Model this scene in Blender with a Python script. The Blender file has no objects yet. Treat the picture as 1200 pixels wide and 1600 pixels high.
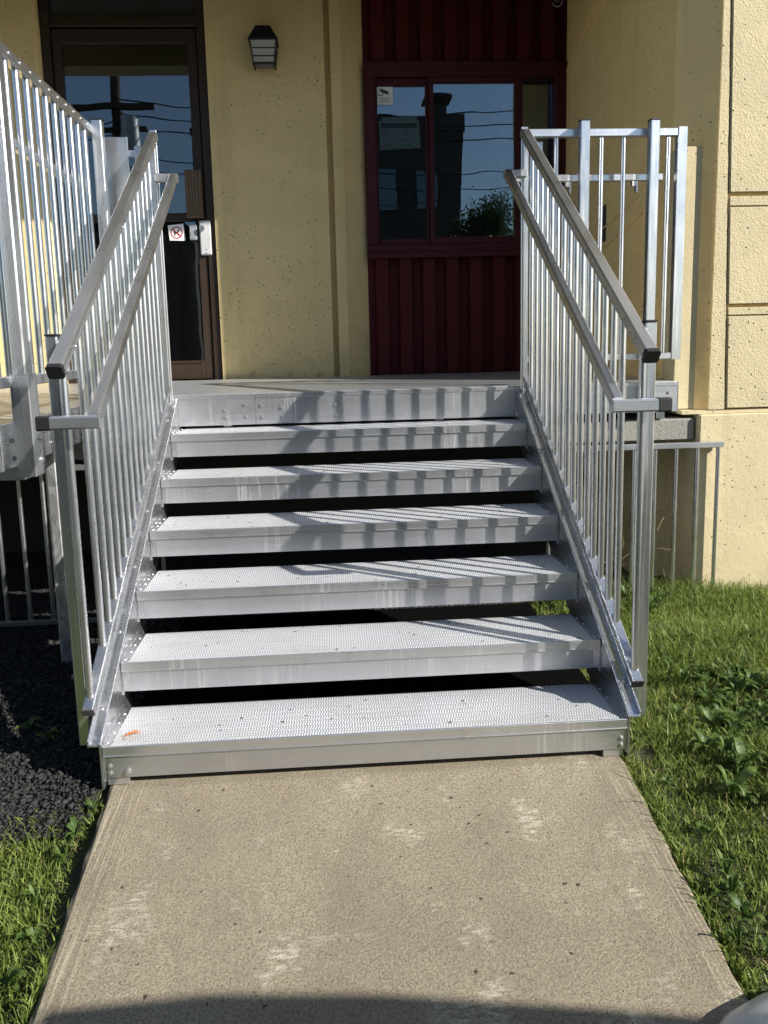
import bpy, bmesh, math, random
import numpy as np
from mathutils import Vector, Matrix

# ------------------------------------------------------------------ camera, sky, sun, exposure
sc = bpy.context.scene
COL = sc.collection
random.seed(7)
rng = np.random.default_rng(11)

YAW, PITCH, ROLL = math.radians(3.249), math.radians(8.022), math.radians(-1.435)
Fw = Vector((math.sin(YAW) * math.cos(PITCH), math.cos(YAW) * math.cos(PITCH), -math.sin(PITCH)))
Rt = Vector((math.cos(YAW), -math.sin(YAW), 0))
Up = Rt.cross(Fw)
R2 = Rt * math.cos(ROLL) + Up * math.sin(ROLL)
U2 = -Rt * math.sin(ROLL) + Up * math.cos(ROLL)
cd = bpy.data.cameras.new('camera')
cd.sensor_fit = 'HORIZONTAL'; cd.sensor_width = 36.0
cd.lens = 36.0 * 1150 / 1200
cd.shift_x = 14.6 / 1200; cd.shift_y = -100.9 / 1200
cd.clip_start = 0.02; cd.clip_end = 500
cam = bpy.data.objects.new('camera', cd); COL.objects.link(cam)
M = Matrix(((R2.x, U2.x, -Fw.x, -0.0856), (R2.y, U2.y, -Fw.y, -2.1571), (R2.z, U2.z, -Fw.z, 1.3425), (0, 0, 0, 1)))
cam.matrix_world = M
sc.camera = cam

SUN_AZ, SUN_EL = 57.5, 30.0      # shadows fall toward (-sin az, cos az)
a, e = math.radians(SUN_AZ), math.radians(SUN_EL)
TO_SUN = Vector((math.sin(a) * math.cos(e), -math.cos(a) * math.cos(e), math.sin(e)))
world = bpy.data.worlds.new('World'); sc.world = world; world.use_nodes = True
wn = world.node_tree.nodes; wl = world.node_tree.links
sky = wn.new('ShaderNodeTexSky'); sky.sky_type = 'NISHITA'; sky.sun_disc = False
sky.sun_elevation = e; sky.sun_rotation = math.atan2(TO_SUN.x, TO_SUN.y)
sky.air_density = 1.0; sky.dust_density = 0.25; sky.ozone_density = 1.6
wl.new(sky.outputs[0], wn['Background'].inputs['Color'])
wn['Background'].inputs['Strength'].default_value = 0.074
sd = bpy.data.lights.new('sun', 'SUN'); sd.energy = 5.0; sd.angle = math.radians(0.55); sd.color = (1.0, 0.955, 0.88)
sun = bpy.data.objects.new('sun', sd); COL.objects.link(sun)
sun.rotation_euler = TO_SUN.to_track_quat('Z', 'Y').to_euler(); sun.location = (6, -4, 7)
vs = sc.view_settings
vs.view_transform = 'Standard'; vs.look = 'None'; vs.gamma = 1.0; vs.use_curve_mapping = False
vs.exposure = 0.97

# ------------------------------------------------------------------ materials
def nodes_of(name):
    m = bpy.data.materials.new(name); m.use_nodes = True
    return m, m.node_tree.nodes, m.node_tree.links, m.node_tree.nodes['Principled BSDF']

class NT:
    """tiny helper for node graphs"""
    def __init__(s, name):
        s.m, s.n, s.l, s.p = nodes_of(name)
        s.tc = s.n.new('ShaderNodeTexCoord')
    def link(s, a, b): s.l.new(a, b)
    def coord(s, scale=(1, 1, 1), src='Object', rot=(0, 0, 0)):
        mp = s.n.new('ShaderNodeMapping'); s.link(s.tc.outputs[src], mp.inputs[0])
        mp.inputs['Scale'].default_value = scale; mp.inputs['Rotation'].default_value = rot
        return mp.outputs[0]
    def noise(s, vec, scale, detail=4, rough=0.55, out='Fac', dist=0):
        t = s.n.new('ShaderNodeTexNoise'); s.link(vec, t.inputs['Vector'])
        t.inputs['Scale'].default_value = scale; t.inputs['Detail'].default_value = detail
        t.inputs['Roughness'].default_value = rough; t.inputs['Distortion'].default_value = dist
        return t.outputs[out]
    def voro(s, vec, scale, feature='F1', out='Distance', rand=1.0):
        t = s.n.new('ShaderNodeTexVoronoi'); t.feature = feature; s.link(vec, t.inputs['Vector'])
        t.inputs['Scale'].default_value = scale; t.inputs['Randomness'].default_value = rand
        return t.outputs[out]
    def ramp(s, fac, stops, interp='LINEAR'):
        r = s.n.new('ShaderNodeValToRGB'); s.link(fac, r.inputs[0]); r.color_ramp.interpolation = interp
        el = r.color_ramp.elements
        while len(el) < len(stops): el.new(0.5)
        for k, (pos, c) in enumerate(stops):
            el[k].position = pos
            el[k].color = (c, c, c, 1) if isinstance(c, (int, float)) else (*c, 1)
        return r.outputs[0]
    def math(s, op, a, b=None, c=None):
        n = s.n.new('ShaderNodeMath'); n.operation = op
        for i, v in enumerate((a, b, c)):
            if v is None: continue
            if isinstance(v, (int, float)): n.inputs[i].default_value = v
            else: s.link(v, n.inputs[i])
        return n.outputs[0]
    def mix(s, fac, a, b, mode='MIX'):
        n = s.n.new('ShaderNodeMix'); n.data_type = 'RGBA'; n.blend_type = mode
        for sock, v in ((n.inputs[0], fac), (n.inputs[6], a), (n.inputs[7], b)):
            if isinstance(v, (int, float)): sock.default_value = v
            elif isinstance(v, tuple): sock.default_value = (*v, 1)
            else: s.link(v, sock)
        return n.outputs[2]
    def bump(s, h, strength=0.5, dist=0.01, prev=None):
        b = s.n.new('ShaderNodeBump'); s.link(h, b.inputs['Height'])
        b.inputs['Strength'].default_value = strength; b.inputs['Distance'].default_value = dist
        if prev is not None: s.link(prev, b.inputs['Normal'])
        return b.outputs[0]
    def xyz(s, vec):
        n = s.n.new('ShaderNodeSeparateXYZ'); s.link(vec, n.inputs[0]); return n.outputs
    def set(s, **kw):
        names = dict(color='Base Color', rough='Roughness', metal='Metallic', normal='Normal', ior='IOR', spec='Specular IOR Level',
                     trans='Transmission Weight', sss='Subsurface Weight', aniso='Anisotropic', coat='Coat Weight', alpha='Alpha')
        for k, v in kw.items():
            sock = s.p.inputs[names[k]]
            if isinstance(v, (int, float)): sock.default_value = v
            elif isinstance(v, tuple): sock.default_value = (*v, 1)
            else: s.link(v, sock)
        return s.m

def plain(name, color, rough=0.5, metal=0.0, nscale=30, namt=0.15):
    t = NT(name); f = t.noise(t.coord(), nscale)
    lo = tuple(c * (1 - namt) for c in color); hi = tuple(min(1, c * (1 + namt)) for c in color)
    return t.set(color=t.mix(f, lo, hi), rough=rough, metal=metal)

def aluminium(name, axis='z', base=(0.72, 0.73, 0.75), rough=0.36, metal=0.9):
    t = NT(name)
    sc3 = {'x': (3, 260, 260), 'y': (260, 3, 260), 'z': (260, 260, 3)}[axis]
    streak = t.noise(t.coord(sc3), 1.0, 3, 0.6)
    blot = t.noise(t.coord(), 9, 5, 0.6)
    spots = t.voro(t.coord((1, 1, 1)), 55)
    sm = t.ramp(spots, [(0.0, 1.0), (0.075, 1.0), (0.10, 0.0)])
    sm = t.math('MULTIPLY', sm, t.ramp(t.noise(t.coord(), 6, 2), [(0.46, 0.0), (0.54, 1.0)]))
    c = t.mix(blot, tuple(k * 0.92 for k in base), tuple(min(1, k * 1.07) for k in base))
    c = t.mix(t.math('MULTIPLY', streak, 0.25), c, tuple(k * 0.68 for k in base))
    c = t.mix(t.math('MULTIPLY', sm, 0.7), c, (0.86, 0.85, 0.82))
    drip = t.math('MULTIPLY', t.ramp(t.noise(t.coord((85, 85, 2.5)), 1.0, 2, 0.5), [(0.54, 0.0), (0.64, 1.0)]), t.ramp(t.noise(t.coord((1, 1, 0.3)), 2.7, 3, 0.5), [(0.52, 0.0), (0.62, 0.36)]))
    c = t.mix(drip, c, (0.82, 0.81, 0.77))
    scr = t.math('MULTIPLY', t.ramp(t.noise(t.coord((40, 40, 400), rot=(0.6, 0.5, 0.3)), 1.0, 2, 0.5), [(0.66, 0.0), (0.70, 1.0)]), t.ramp(t.noise(t.coord(), 11, 2), [(0.52, 0.0), (0.60, 0.6)]))
    c = t.mix(scr, c, (0.90, 0.90, 0.90))
    r = t.math('ADD', t.math('MULTIPLY', streak, 0.22), rough - 0.11)
    r = t.math('ADD', r, t.math('MULTIPLY', drip, 0.25))
    r = t.math('ADD', r, t.math('MULTIPLY', t.math('SUBTRACT', blot, 0.5), 0.12))
    return t.set(color=c, rough=r, metal=metal, normal=t.bump(streak, 0.06, 0.001))

M_ALU_X = aluminium('aluminium_drawn_across', 'x', (0.64, 0.65, 0.67), 0.31)
M_ALU_Y = aluminium('aluminium_drawn_deep', 'y', (0.64, 0.65, 0.665), 0.29, 0.95)
M_ALU_Z = aluminium('aluminium_drawn_upright', 'z', (0.66, 0.67, 0.69), 0.29, 0.95)
def rail_mat():
    t = NT('aluminium_handrail'); f = t.noise(t.coord(), 7, 3, 0.5); g = t.noise(t.coord(), 300, 2, 0.5)
    return t.set(color=t.mix(f, (0.54, 0.545, 0.55), (0.68, 0.685, 0.69)), rough=t.math('MULTIPLY_ADD', f, 0.22, 0.18), metal=0.95, normal=t.bump(g, 0.03, 0.0005))
M_RAIL = rail_mat()
M_RISER = aluminium('aluminium_riser', 'x', (0.54, 0.55, 0.57), 0.36, 0.88)
M_PICK = aluminium('aluminium_picket', 'z', (0.66, 0.68, 0.71), 0.27, 0.96)

def tread_mat(name, base=(0.93, 0.955, 1.0), px=0.0085, py=0.030):
    t = NT(name); X, Y, Z = t.xyz(t.coord())[:3]
    zig = t.math('PINGPONG', Y, py / 2)
    ph = t.math('ADD', X, t.math('MULTIPLY', zig, 0.28))
    wv = t.math('SINE', t.math('MULTIPLY', ph, 2 * math.pi / px))
    row = t.math('SINE', t.math('MULTIPLY', Y, 2 * math.pi / (py / 2)))
    row = t.math('ADD', t.math('MULTIPLY', row, 0.5), 0.5)
    h = t.math('MULTIPLY', t.math('MAXIMUM', wv, 0.0), t.math('MULTIPLY_ADD', row, 0.7, 0.3))
    dirt = t.noise(t.coord(), 7, 6, 0.65)
    c = t.mix(h, tuple(k * 0.46 for k in base), base)
    c = t.mix(t.ramp(dirt, [(0.42, 0.0), (0.72, 0.45)]), c, (0.55, 0.52, 0.47))
    wm = t.ramp(t.noise(t.coord((1, 2.2, 1)), 3.1, 5, 0.7), [(0.52, 0.0), (0.60, 0.28)]); c = t.mix(wm, c, (0.42, 0.40, 0.37))
    gt = t.math('MULTIPLY', t.ramp(t.voro(t.coord(), 70), [(0.06, 1.0), (0.13, 0.0)]), t.ramp(t.noise(t.coord(), 9, 3), [(0.54, 0.0), (0.60, 0.8)])); c = t.mix(gt, c, (0.10, 0.08, 0.06))
    return t.set(color=c, rough=t.math('MULTIPLY_ADD', dirt, 0.2, 0.36), metal=0.35, normal=t.bump(h, 0.55, 0.0035))
M_TREAD = tread_mat('serrated_tread')
def deck_mat():
    t = NT('ribbed_deck'); X, Y, Z = t.xyz(t.coord())[:3]
    rib = t.math('SINE', t.math('MULTIPLY', Y, 2 * math.pi / 0.024))
    cut = t.math('SINE', t.math('MULTIPLY', X, 2 * math.pi / 0.012))
    h = t.math('MULTIPLY_ADD', t.math('MAXIMUM', cut, 0.0), 0.3, t.math('MAXIMUM', rib, 0.0))
    dirt = t.noise(t.coord(), 5, 6, 0.65)
    c = t.mix(h, (0.44, 0.45, 0.46), (0.74, 0.75, 0.77))
    c = t.mix(t.ramp(dirt, [(0.4, 0.0), (0.75, 0.5)]), c, (0.5, 0.48, 0.44))
    return t.set(color=c, rough=0.42, metal=0.75, normal=t.bump(h, 0.4, 0.003))
M_DECK = deck_mat()
M_GALV = None
def galv():
    t = NT('galvanised_steel'); v = t.voro(t.coord((1, 1, 0.5)), 60, out='Color')
    g = t.math('MULTIPLY_ADD', t.xyz(v)[0], 0.3, 0.35)
    cmb = t.n.new('ShaderNodeCombineColor')
    for i in range(3): t.link(g, cmb.inputs[i])
    return t.set(color=cmb.outputs[0], rough=0.45, metal=0.8)
M_GALV = galv()
M_CAP = plain('black_plastic', (0.006, 0.006, 0.006), 0.6)
M_BOLT = plain('zinc_bolt', (0.50, 0.50, 0.50), 0.4, 0.9, 80)
M_DARKMETAL = plain('dark_gap_metal', (0.05, 0.05, 0.05), 0.6)

ZBASE = 1.118
def stucco(name, base=(0.69, 0.535, 0.262), pit=1.0, grain=170, gamt=0.35, zb=ZBASE):
    t = NT(name); co = t.coord()
    big = t.noise(co, 1.4, 5, 0.6); mid = t.noise(co, 14, 5, 0.6); fine = t.noise(co, grain, 3, 0.6)
    v = t.voro(co, 26); sel = t.ramp(t.noise(co, 3.3, 3), [(0.43, 0.0), (0.52, 1.0)])
    pits = t.math('MULTIPLY', t.ramp(v, [(0.0, 1.0), (0.085, 1.0), (0.13, 0.0)]), sel)
    v2 = t.voro(co, 47); pits2 = t.math('MULTIPLY', t.ramp(v2, [(0.0, 1.0), (0.08, 1.0), (0.12, 0.0)]), sel)
    pits = t.math('MULTIPLY', t.math('MAXIMUM', pits, pits2), pit)
    c = t.mix(big, tuple(k * 0.88 for k in base), tuple(k * 1.10 for k in base))
    c = t.mix(t.math('MULTIPLY', mid, 0.3), c, tuple(k * 0.72 for k in base))
    pt = t.ramp(t.noise(t.coord((1, 1, 1.6)), 2.3, 2, 0.4), [(0.56, 0.0), (0.58, 0.22)])
    c = t.mix(pt, c, tuple(min(1, k * 1.14) for k in base))
    X_, Y_, Z_ = t.xyz(co)[:3]
    sp = t.math('MULTIPLY', t.ramp(t.math('SUBTRACT', Z_, zb), [(0.0, 1.0), (0.35, 0.0)]), t.ramp(t.noise(co, 8, 5, 0.7), [(0.48, 0.0), (0.70, 0.45)]))
    c = t.mix(sp, c, (0.17, 0.135, 0.08))
    # water streaks
    st = t.ramp(t.noise(t.coord((9, 9, 0.5)), 1.0, 4, 0.6), [(0.54, 0.0), (0.74, 0.38)])
    c = t.mix(st, c, tuple(k * q for k, q in zip(base, (0.70, 0.66, 0.6))))
    c = t.mix(pits, c, (0.035, 0.03, 0.022))
    n = t.bump(fine, gamt, 0.006); n = t.bump(mid, 0.25, 0.012, n)
    n = t.bump(t.math('SUBTRACT', 1.0, pits), 0.8, 0.006, n)
    return t.set(color=c, rough=0.85, normal=n, spec=0.25)
M_WALL = stucco('cream_painted_concrete', gamt=0.45)
M_SIDE = stucco('cream_painted_smooth_concrete', (0.82, 0.595, 0.270), pit=0.8, grain=90, gamt=0.12)
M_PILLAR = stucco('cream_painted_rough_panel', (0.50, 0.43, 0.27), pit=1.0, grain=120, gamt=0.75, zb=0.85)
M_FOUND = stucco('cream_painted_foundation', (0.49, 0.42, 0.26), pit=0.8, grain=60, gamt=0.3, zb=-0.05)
def bare_concrete():
    t = NT('bare_grey_concrete'); co = t.coord()
    f = t.noise(co, 60, 6, 0.7); b = t.noise(co, 5, 4)
    c = t.mix(f, (0.13, 0.125, 0.11), (0.33, 0.32, 0.28)); c = t.mix(t.math('MULTIPLY', b, 0.4), c, (0.12, 0.11, 0.10))
    return t.set(color=c, rough=0.9, normal=t.bump(f, 0.6, 0.01))
M_CONC = bare_concrete()
def path_mat():
    t = NT('brushed_path_concrete'); co = t.coord(); X, Y, Z = t.xyz(co)[:3]
    fine = t.noise(co, 330, 3, 0.7); grain = t.noise(co, 150, 5, 0.75); big = t.noise(co, 2.6, 5, 0.6); mid = t.noise(co, 9, 6, 0.7)
    c = t.mix(t.ramp(grain, [(0.34, 0.0), (0.66, 1.0)]), (0.145, 0.122, 0.084), (0.375, 0.325, 0.235))
    c = t.mix(t.ramp(fine, [(0.53, 0.0), (0.70, 0.85)]), c, (0.46, 0.40, 0.30)); c = t.mix(t.ramp(fine, [(0.34, 0.6), (0.45, 0.0)]), c, (0.09, 0.073, 0.052))
    c = t.mix(t.ramp(big, [(0.35, 0.45), (0.6, 0.0)]), c, (0.17, 0.135, 0.10))
    # worn pale scuffs
    sc_ = t.ramp(t.noise(t.coord((1, 1, 1), rot=(0, 0, 1.1)), 5.2, 4, 0.6), [(0.56, 0.0), (0.68, 1.0)])
    sc2 = t.ramp(t.noise(t.coord((30, 90, 30)), 1.0, 4, 0.7), [(0.46, 0.0), (0.62, 1.0)])
    c = t.mix(t.math('MULTIPLY', t.math('MULTIPLY', sc_, sc2), 0.75), c, (0.58, 0.52, 0.42))
    stn = t.ramp(t.noise(t.coord((1, 0.7, 1), rot=(0, 0, 0.4)), 4.1, 6, 0.7, dist=0.6), [(0.56, 0.0), (0.66, 0.28)]); c = t.mix(stn, c, (0.15, 0.118, 0.085))
    # dark specks
    v = t.voro(co, 85); c = t.mix(t.math('MULTIPLY', t.ramp(v, [(0.10, 1.0), (0.17, 0.0)]), t.ramp(t.noise(co, 22, 3), [(0.46, 0.0), (0.54, 0.9)])), c, (0.03, 0.025, 0.02))
    # trowelled edge band along both long sides
    ed = t.ramp(t.math('ABSOLUTE', X), [(0.685, 0.0), (0.715, 1.0)])
    ln = t.noise(t.coord((150, 4, 4)), 1.0, 3, 0.6)
    c = t.mix(t.math('MULTIPLY', ed, t.ramp(ln, [(0.34, 0.6), (0.52, 0.0)])), c, (0.17, 0.14, 0.10))
    c = t.mix(t.math('MULTIPLY', ed, t.ramp(ln, [(0.55, 0.0), (0.7, 0.5)])), c, (0.52, 0.45, 0.34))
    bl = t.noise(t.coord((4, 190, 4)), 1.0, 3, 0.6)
    n = t.bump(grain, 0.8, 0.006); n = t.bump(fine, 0.5, 0.003, n); n = t.bump(bl, 0.18, 0.004, n)
    n = t.bump(t.math('MULTIPLY', ed, ln), 0.4, 0.006, n)
    return t.set(color=c, rough=0.9, normal=n, spec=0.2)
M_PATH = path_mat()
def soil():
    t = NT('soil_under_grass'); f = t.noise(t.coord(), 35, 6, 0.7)
    return t.set(color=t.mix(f, (0.018, 0.022, 0.009), (0.055, 0.062, 0.022)), rough=0.95, normal=t.bump(f, 0.8, 0.02))
M_SOIL = soil()
def mulch():
    t = NT('black_mulch_bed'); v = t.voro(t.coord(), 60, out='Color'); d = t.voro(t.coord(), 60)
    c = t.ramp(t.xyz(v)[0], [(0.0, (0.006, 0.006, 0.007)), (1.0, (0.035, 0.035, 0.038))])
    return t.set(color=c, rough=0.75, normal=t.bump(d, 1.0, 0.02))
M_MULCH = mulch()
def chip_mat():
    t = NT('black_mulch_chip'); oi = t.noise(t.coord(), 45, 2)
    return t.set(color=t.mix(oi, (0.006, 0.006, 0.006), (0.036, 0.034, 0.031)), rough=0.8)
M_CHIP = chip_mat()
def leafy(name, lo, hi, scale=40):
    t = NT(name); f = t.ramp(t.noise(t.coord(), scale, 3), [(0.3, 0.0), (0.7, 1.0)]); g = t.noise(t.coord(), 2.2, 3)
    c = t.mix(f, lo, hi); c = t.mix(t.ramp(g, [(0.5, 0.0), (0.72, 0.55)]), c, (hi[0] * 1.15, hi[1] * 0.85, hi[2]))
    tr = t.n.new('ShaderNodeBsdfTranslucent'); t.link(c, tr.inputs[0])
    ms = t.n.new('ShaderNodeMixShader'); ms.inputs[0].default_value = 0.38
    t.set(color=c, rough=0.5, spec=0.3)
    t.link(t.p.outputs[0], ms.inputs[1]); t.link(tr.outputs[0], ms.inputs[2]); t.link(ms.outputs[0], t.n['Material Output'].inputs[0])
    return t.m
M_GRASS = leafy('grass_blade', (0.045, 0.088, 0.012), (0.29, 0.36, 0.085))
M_WEED = leafy('weed_leaf', (0.032, 0.072, 0.014), (0.13, 0.19, 0.045), 30)
M_TREELEAF = leafy('tree_leaf', (0.015, 0.035, 0.010), (0.05, 0.09, 0.02), 3)
M_BARK = plain('bark', (0.07, 0.05, 0.035), 0.9, 0, 12, 0.4)
M_TWIG = plain('dry_stem', (0.22, 0.15, 0.07), 0.9, 0, 12, 0.4)

def painted(name, base, rough=0.45, spec=0.5):
    t = NT(name); co = t.coord()
    st = t.noise(t.coord((60, 60, 2)), 1.0, 4, 0.6); f = t.noise(co, 25, 5, 0.6)
    sp = t.math('MULTIPLY', t.ramp(t.voro(co, 90), [(0.05, 1.0), (0.11, 0.0)]), t.ramp(t.noise(co, 6, 3), [(0.52, 0.0), (0.60, 1.0)]))
    c = t.mix(f, tuple(k * 0.8 for k in base), tuple(k * 1.2 for k in base))
    c = t.mix(t.math('MULTIPLY', st, 0.4), c, tuple(k * 1.5 for k in base))
    c = t.mix(t.math('MULTIPLY', sp, 0.5), c, (0.35, 0.33, 0.3))
    return t.set(color=c, rough=t.math('MULTIPLY_ADD', f, 0.25, rough - 0.1), spec=spec, normal=t.bump(f, 0.05, 0.003))
M_RED = painted('dark_red_corrugated_steel', (0.062, 0.006, 0.007), 0.6, 0.2)
M_REDFRAME = painted('dark_red_window_frame', (0.050, 0.006, 0.008), 0.5, 0.25)
M_BROWN = painted('brown_anodised_frame', (0.028, 0.017, 0.010), 0.45, 0.35)
M_HANDLE = painted('bronze_pull_panel', (0.115, 0.072, 0.040), 0.35)
M_LANTERN = plain('black_lantern_metal', (0.012, 0.012, 0.013), 0.4, 0.3)
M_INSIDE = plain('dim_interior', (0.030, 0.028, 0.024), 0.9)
M_WHITE = plain('white_sign_face', (0.78, 0.77, 0.74), 0.5, 0, 40, 0.03)
M_PAPER = plain('printed_paper', (0.85, 0.86, 0.82), 0.8, 0, 40, 0.05)
M_BLACKINK = plain('black_print', (0.012, 0.012, 0.012), 0.6)
M_GREYINK = plain('grey_print', (0.16, 0.16, 0.16), 0.6)
M_REDINK = plain('red_print', (0.35, 0.012, 0.02), 0.5)
M_PLASTIC = plain('grey_plastic', (0.42, 0.43, 0.44), 0.28, 0, 6, 0.1)
M_ASPHALT = plain('asphalt', (0.05, 0.05, 0.05), 0.9, 0, 40, 0.3)
M_DARKBRICK = plain('dark_facade', (0.055, 0.052, 0.048), 0.8, 0, 8, 0.3)
M_WOODPOLE = plain('pole_wood', (0.06, 0.045, 0.032), 0.9, 0, 10, 0.3)
M_WIRE = plain('cable_sheath', (0.01, 0.01, 0.01), 0.6)
M_CARPAINT = plain('silver_car_paint', (0.35, 0.36, 0.37), 0.25, 0.6, 20, 0.03)
M_TYRE = plain('tyre_rubber', (0.02, 0.02, 0.02), 0.8)
M_SOFFIT = plain('painted_soffit', (0.40, 0.34, 0.21), 0.85, 0, 4, 0.1)

def glass(name, ior=2.0, tint=(0.78, 0.82, 0.82), wob=0.0015, dust=0.0):
    m = bpy.data.materials.new(name); m.use_nodes = True; n, l = m.node_tree.nodes, m.node_tree.links
    n.remove(n['Principled BSDF'])
    fr = n.new('ShaderNodeFresnel'); fr.inputs[0].default_value = ior
    gl = n.new('ShaderNodeBsdfGlossy'); gl.inputs['Roughness'].default_value = 0.0; gl.inputs['Color'].default_value = (0.80, 0.92, 1.0, 1)
    tr = n.new('ShaderNodeBsdfTransparent'); tr.inputs[0].default_value = (*tint, 1)
    tc = n.new('ShaderNodeTexCoord'); ns = n.new('ShaderNodeTexNoise'); ns.inputs['Scale'].default_value = 1.6
    l.new(tc.outputs['Object'], ns.inputs['Vector'])
    bp = n.new('ShaderNodeBump'); bp.inputs['Strength'].default_value = 1.0; bp.inputs['Distance'].default_value = wob
    l.new(ns.outputs[0], bp.inputs['Height']); l.new(bp.outputs[0], gl.inputs['Normal'])
    mx = n.new('ShaderNodeMixShader'); l.new(fr.outputs[0], mx.inputs[0]); l.new(tr.outputs[0], mx.inputs[1]); l.new(gl.outputs[0], mx.inputs[2])
    last = mx.outputs[0]
    if dust:
        v = n.new('ShaderNodeTexVoronoi'); v.inputs['Scale'].default_value = 60; l.new(tc.outputs['Object'], v.inputs['Vector'])
        rp = n.new('ShaderNodeValToRGB'); rp.color_ramp.elements[0].position = 0.06; rp.color_ramp.elements[0].color = (1, 1, 1, 1)
        rp.color_ramp.elements[1].position = 0.13; rp.color_ramp.elements[1].color = (0, 0, 0, 1); l.new(v.outputs['Distance'], rp.inputs[0])
        n2 = n.new('ShaderNodeTexNoise'); n2.inputs['Scale'].default_value = 5; l.new(tc.outputs['Object'], n2.inputs['Vector'])
        r2 = n.new('ShaderNodeValToRGB'); r2.color_ramp.elements[0].position = 0.47; r2.color_ramp.elements[1].position = 0.62; l.new(n2.outputs[0], r2.inputs[0])
        mu = n.new('ShaderNodeMath'); mu.operation = 'MULTIPLY'; l.new(rp.outputs[0], mu.inputs[0]); l.new(r2.outputs[0], mu.inputs[1])
        mu2 = n.new('ShaderNodeMath'); mu2.operation = 'MULTIPLY_ADD'; l.new(mu.outputs[0], mu2.inputs[0]); mu2.inputs[1].default_value = dust; mu2.inputs[2].default_value = 0.003
        df = n.new('ShaderNodeBsdfDiffuse'); df.inputs[0].default_value = (0.6, 0.58, 0.54, 1)
        m2 = n.new('ShaderNodeMixShader'); l.new(mu2.outputs[0], m2.inputs[0]); l.new(last, m2.inputs[1]); l.new(df.outputs[0], m2.inputs[2]); last = m2.outputs[0]
    l.new(last, n['Material Output'].inputs[0])
    return m
M_GLASS = glass('window_glass', 2.05)
M_DOORGLASS = glass('dusty_door_glass', 2.1, (0.5, 0.5, 0.5), 0.001, 0.40)
M_FROST = plain('milky_lantern_glass', (0.42, 0.40, 0.36), 0.25, 0, 10, 0.1)

# ------------------------------------------------------------------ mesh helpers
class MB:
    def __init__(s): s.v = []; s.f = []
    def add(s, vs_, fs): 
        b = len(s.v); s.v += [tuple(q) for q in vs_]; s.f += [tuple(b + i for i in f) for f in fs]; return s
    def box(s, x0, x1, y0, y1, z0, z1, c=0.0):
        if c <= 0:
            return s.add([(x, y, z) for x in (x0, x1) for y in (y0, y1) for z in (z0, z1)],
                         [(0, 1, 3, 2), (4, 6, 7, 5), (0, 4, 5, 1), (2, 3, 7, 6), (0, 2, 6, 4), (1, 5, 7, 3)])
        bm = bmesh.new(); bmesh.ops.create_cube(bm, size=1)
        for q in bm.verts: q.co = Vector(((x0 + x1) / 2 + q.co.x * (x1 - x0), (y0 + y1) / 2 + q.co.y * (y1 - y0), (z0 + z1) / 2 + q.co.z * (z1 - z0)))
        bmesh.ops.bevel(bm, geom=list(bm.edges), offset=c, segments=1, affect='EDGES')
        bm.verts.index_update(); s.add([q.co.copy() for q in bm.verts], [[q.index for q in f.verts] for f in bm.faces]); bm.free(); return s
    def bar(s, p0, p1, w, h, c=0.004, side=None):
        """chamfered rectangular bar from p0 to p1; w sideways, h along the other axis"""
        p0, p1 = Vector(p0), Vector(p1); d = (p1 - p0).normalized()
        sd_ = Vector(side) if side else (Vector((1, 0, 0)) if abs(d.x) < 0.7 else Vector((0, 1, 0)))
        u = (sd_ - d * sd_.dot(d)).normalized(); n = d.cross(u)
        prof = [(-w/2 + c, -h/2), (w/2 - c, -h/2), (w/2, -h/2 + c), (w/2, h/2 - c), (w/2 - c, h/2), (-w/2 + c, h/2), (-w/2, h/2 - c), (-w/2, -h/2 + c)]
        vs_ = [p + u * a_ + n * b_ for p in (p0, p1) for a_, b_ in prof]
        return s.add(vs_, [(i, (i + 1) % 8, 8 + (i + 1) % 8, 8 + i) for i in range(8)] + [tuple(range(7, -1, -1)), tuple(range(8, 16))])
    def cyl(s, p0, p1, r, n=12, r1=None):
        p0, p1 = Vector(p0), Vector(p1); d = (p1 - p0).normalized(); r1 = r if r1 is None else r1
        u = d.orthogonal().normalized(); w = d.cross(u); vs_ = []
        for p, rr in ((p0, r), (p1, r1)):
            vs_ += [p + (u * math.cos(2 * math.pi * k / n) + w * math.sin(2 * math.pi * k / n)) * rr for k in range(n)]
        return s.add(vs_, [(i, (i + 1) % n, n + (i + 1) % n, n + i) for i in range(n)] + [tuple(range(n - 1, -1, -1)), tuple(range(n, 2 * n))])
    def prism(s, poly, axis, a0, a1):
        """poly in the two other axes (order x,y,z without axis), extruded from a0 to a1"""
        def P(q, t): 
            return {'x': (t, q[0], q[1]), 'y': (q[0], t, q[1]), 'z': (q[0], q[1], t)}[axis]
        n = len(poly)
        return s.add([P(q, a0) for q in poly] + [P(q, a1) for q in poly],
                     [(i, (i + 1) % n, n + (i + 1) % n, n + i) for i in range(n)] + [tuple(range(n - 1, -1, -1)), tuple(range(n, 2 * n))])
    def build(s, name, mat, parent=None, smooth=False):
        me = bpy.data.meshes.new(name); me.from_pydata(s.v, [], s.f); 
        bm = bmesh.new(); bm.from_mesh(me); bmesh.ops.recalc_face_normals(bm, faces=bm.faces[:]); bm.to_mesh(me); bm.free()
        me.materials.append(mat)
        if smooth:
            me.polygons.foreach_set('use_smooth', [len(p.vertices) == 4 for p in me.polygons])
            try: me.set_sharp_from_angle(angle=math.radians(50))
            except Exception: pass
        o = bpy.data.objects.new(name, me); COL.objects.link(o)
        if parent: o.parent = parent
        return o

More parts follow.
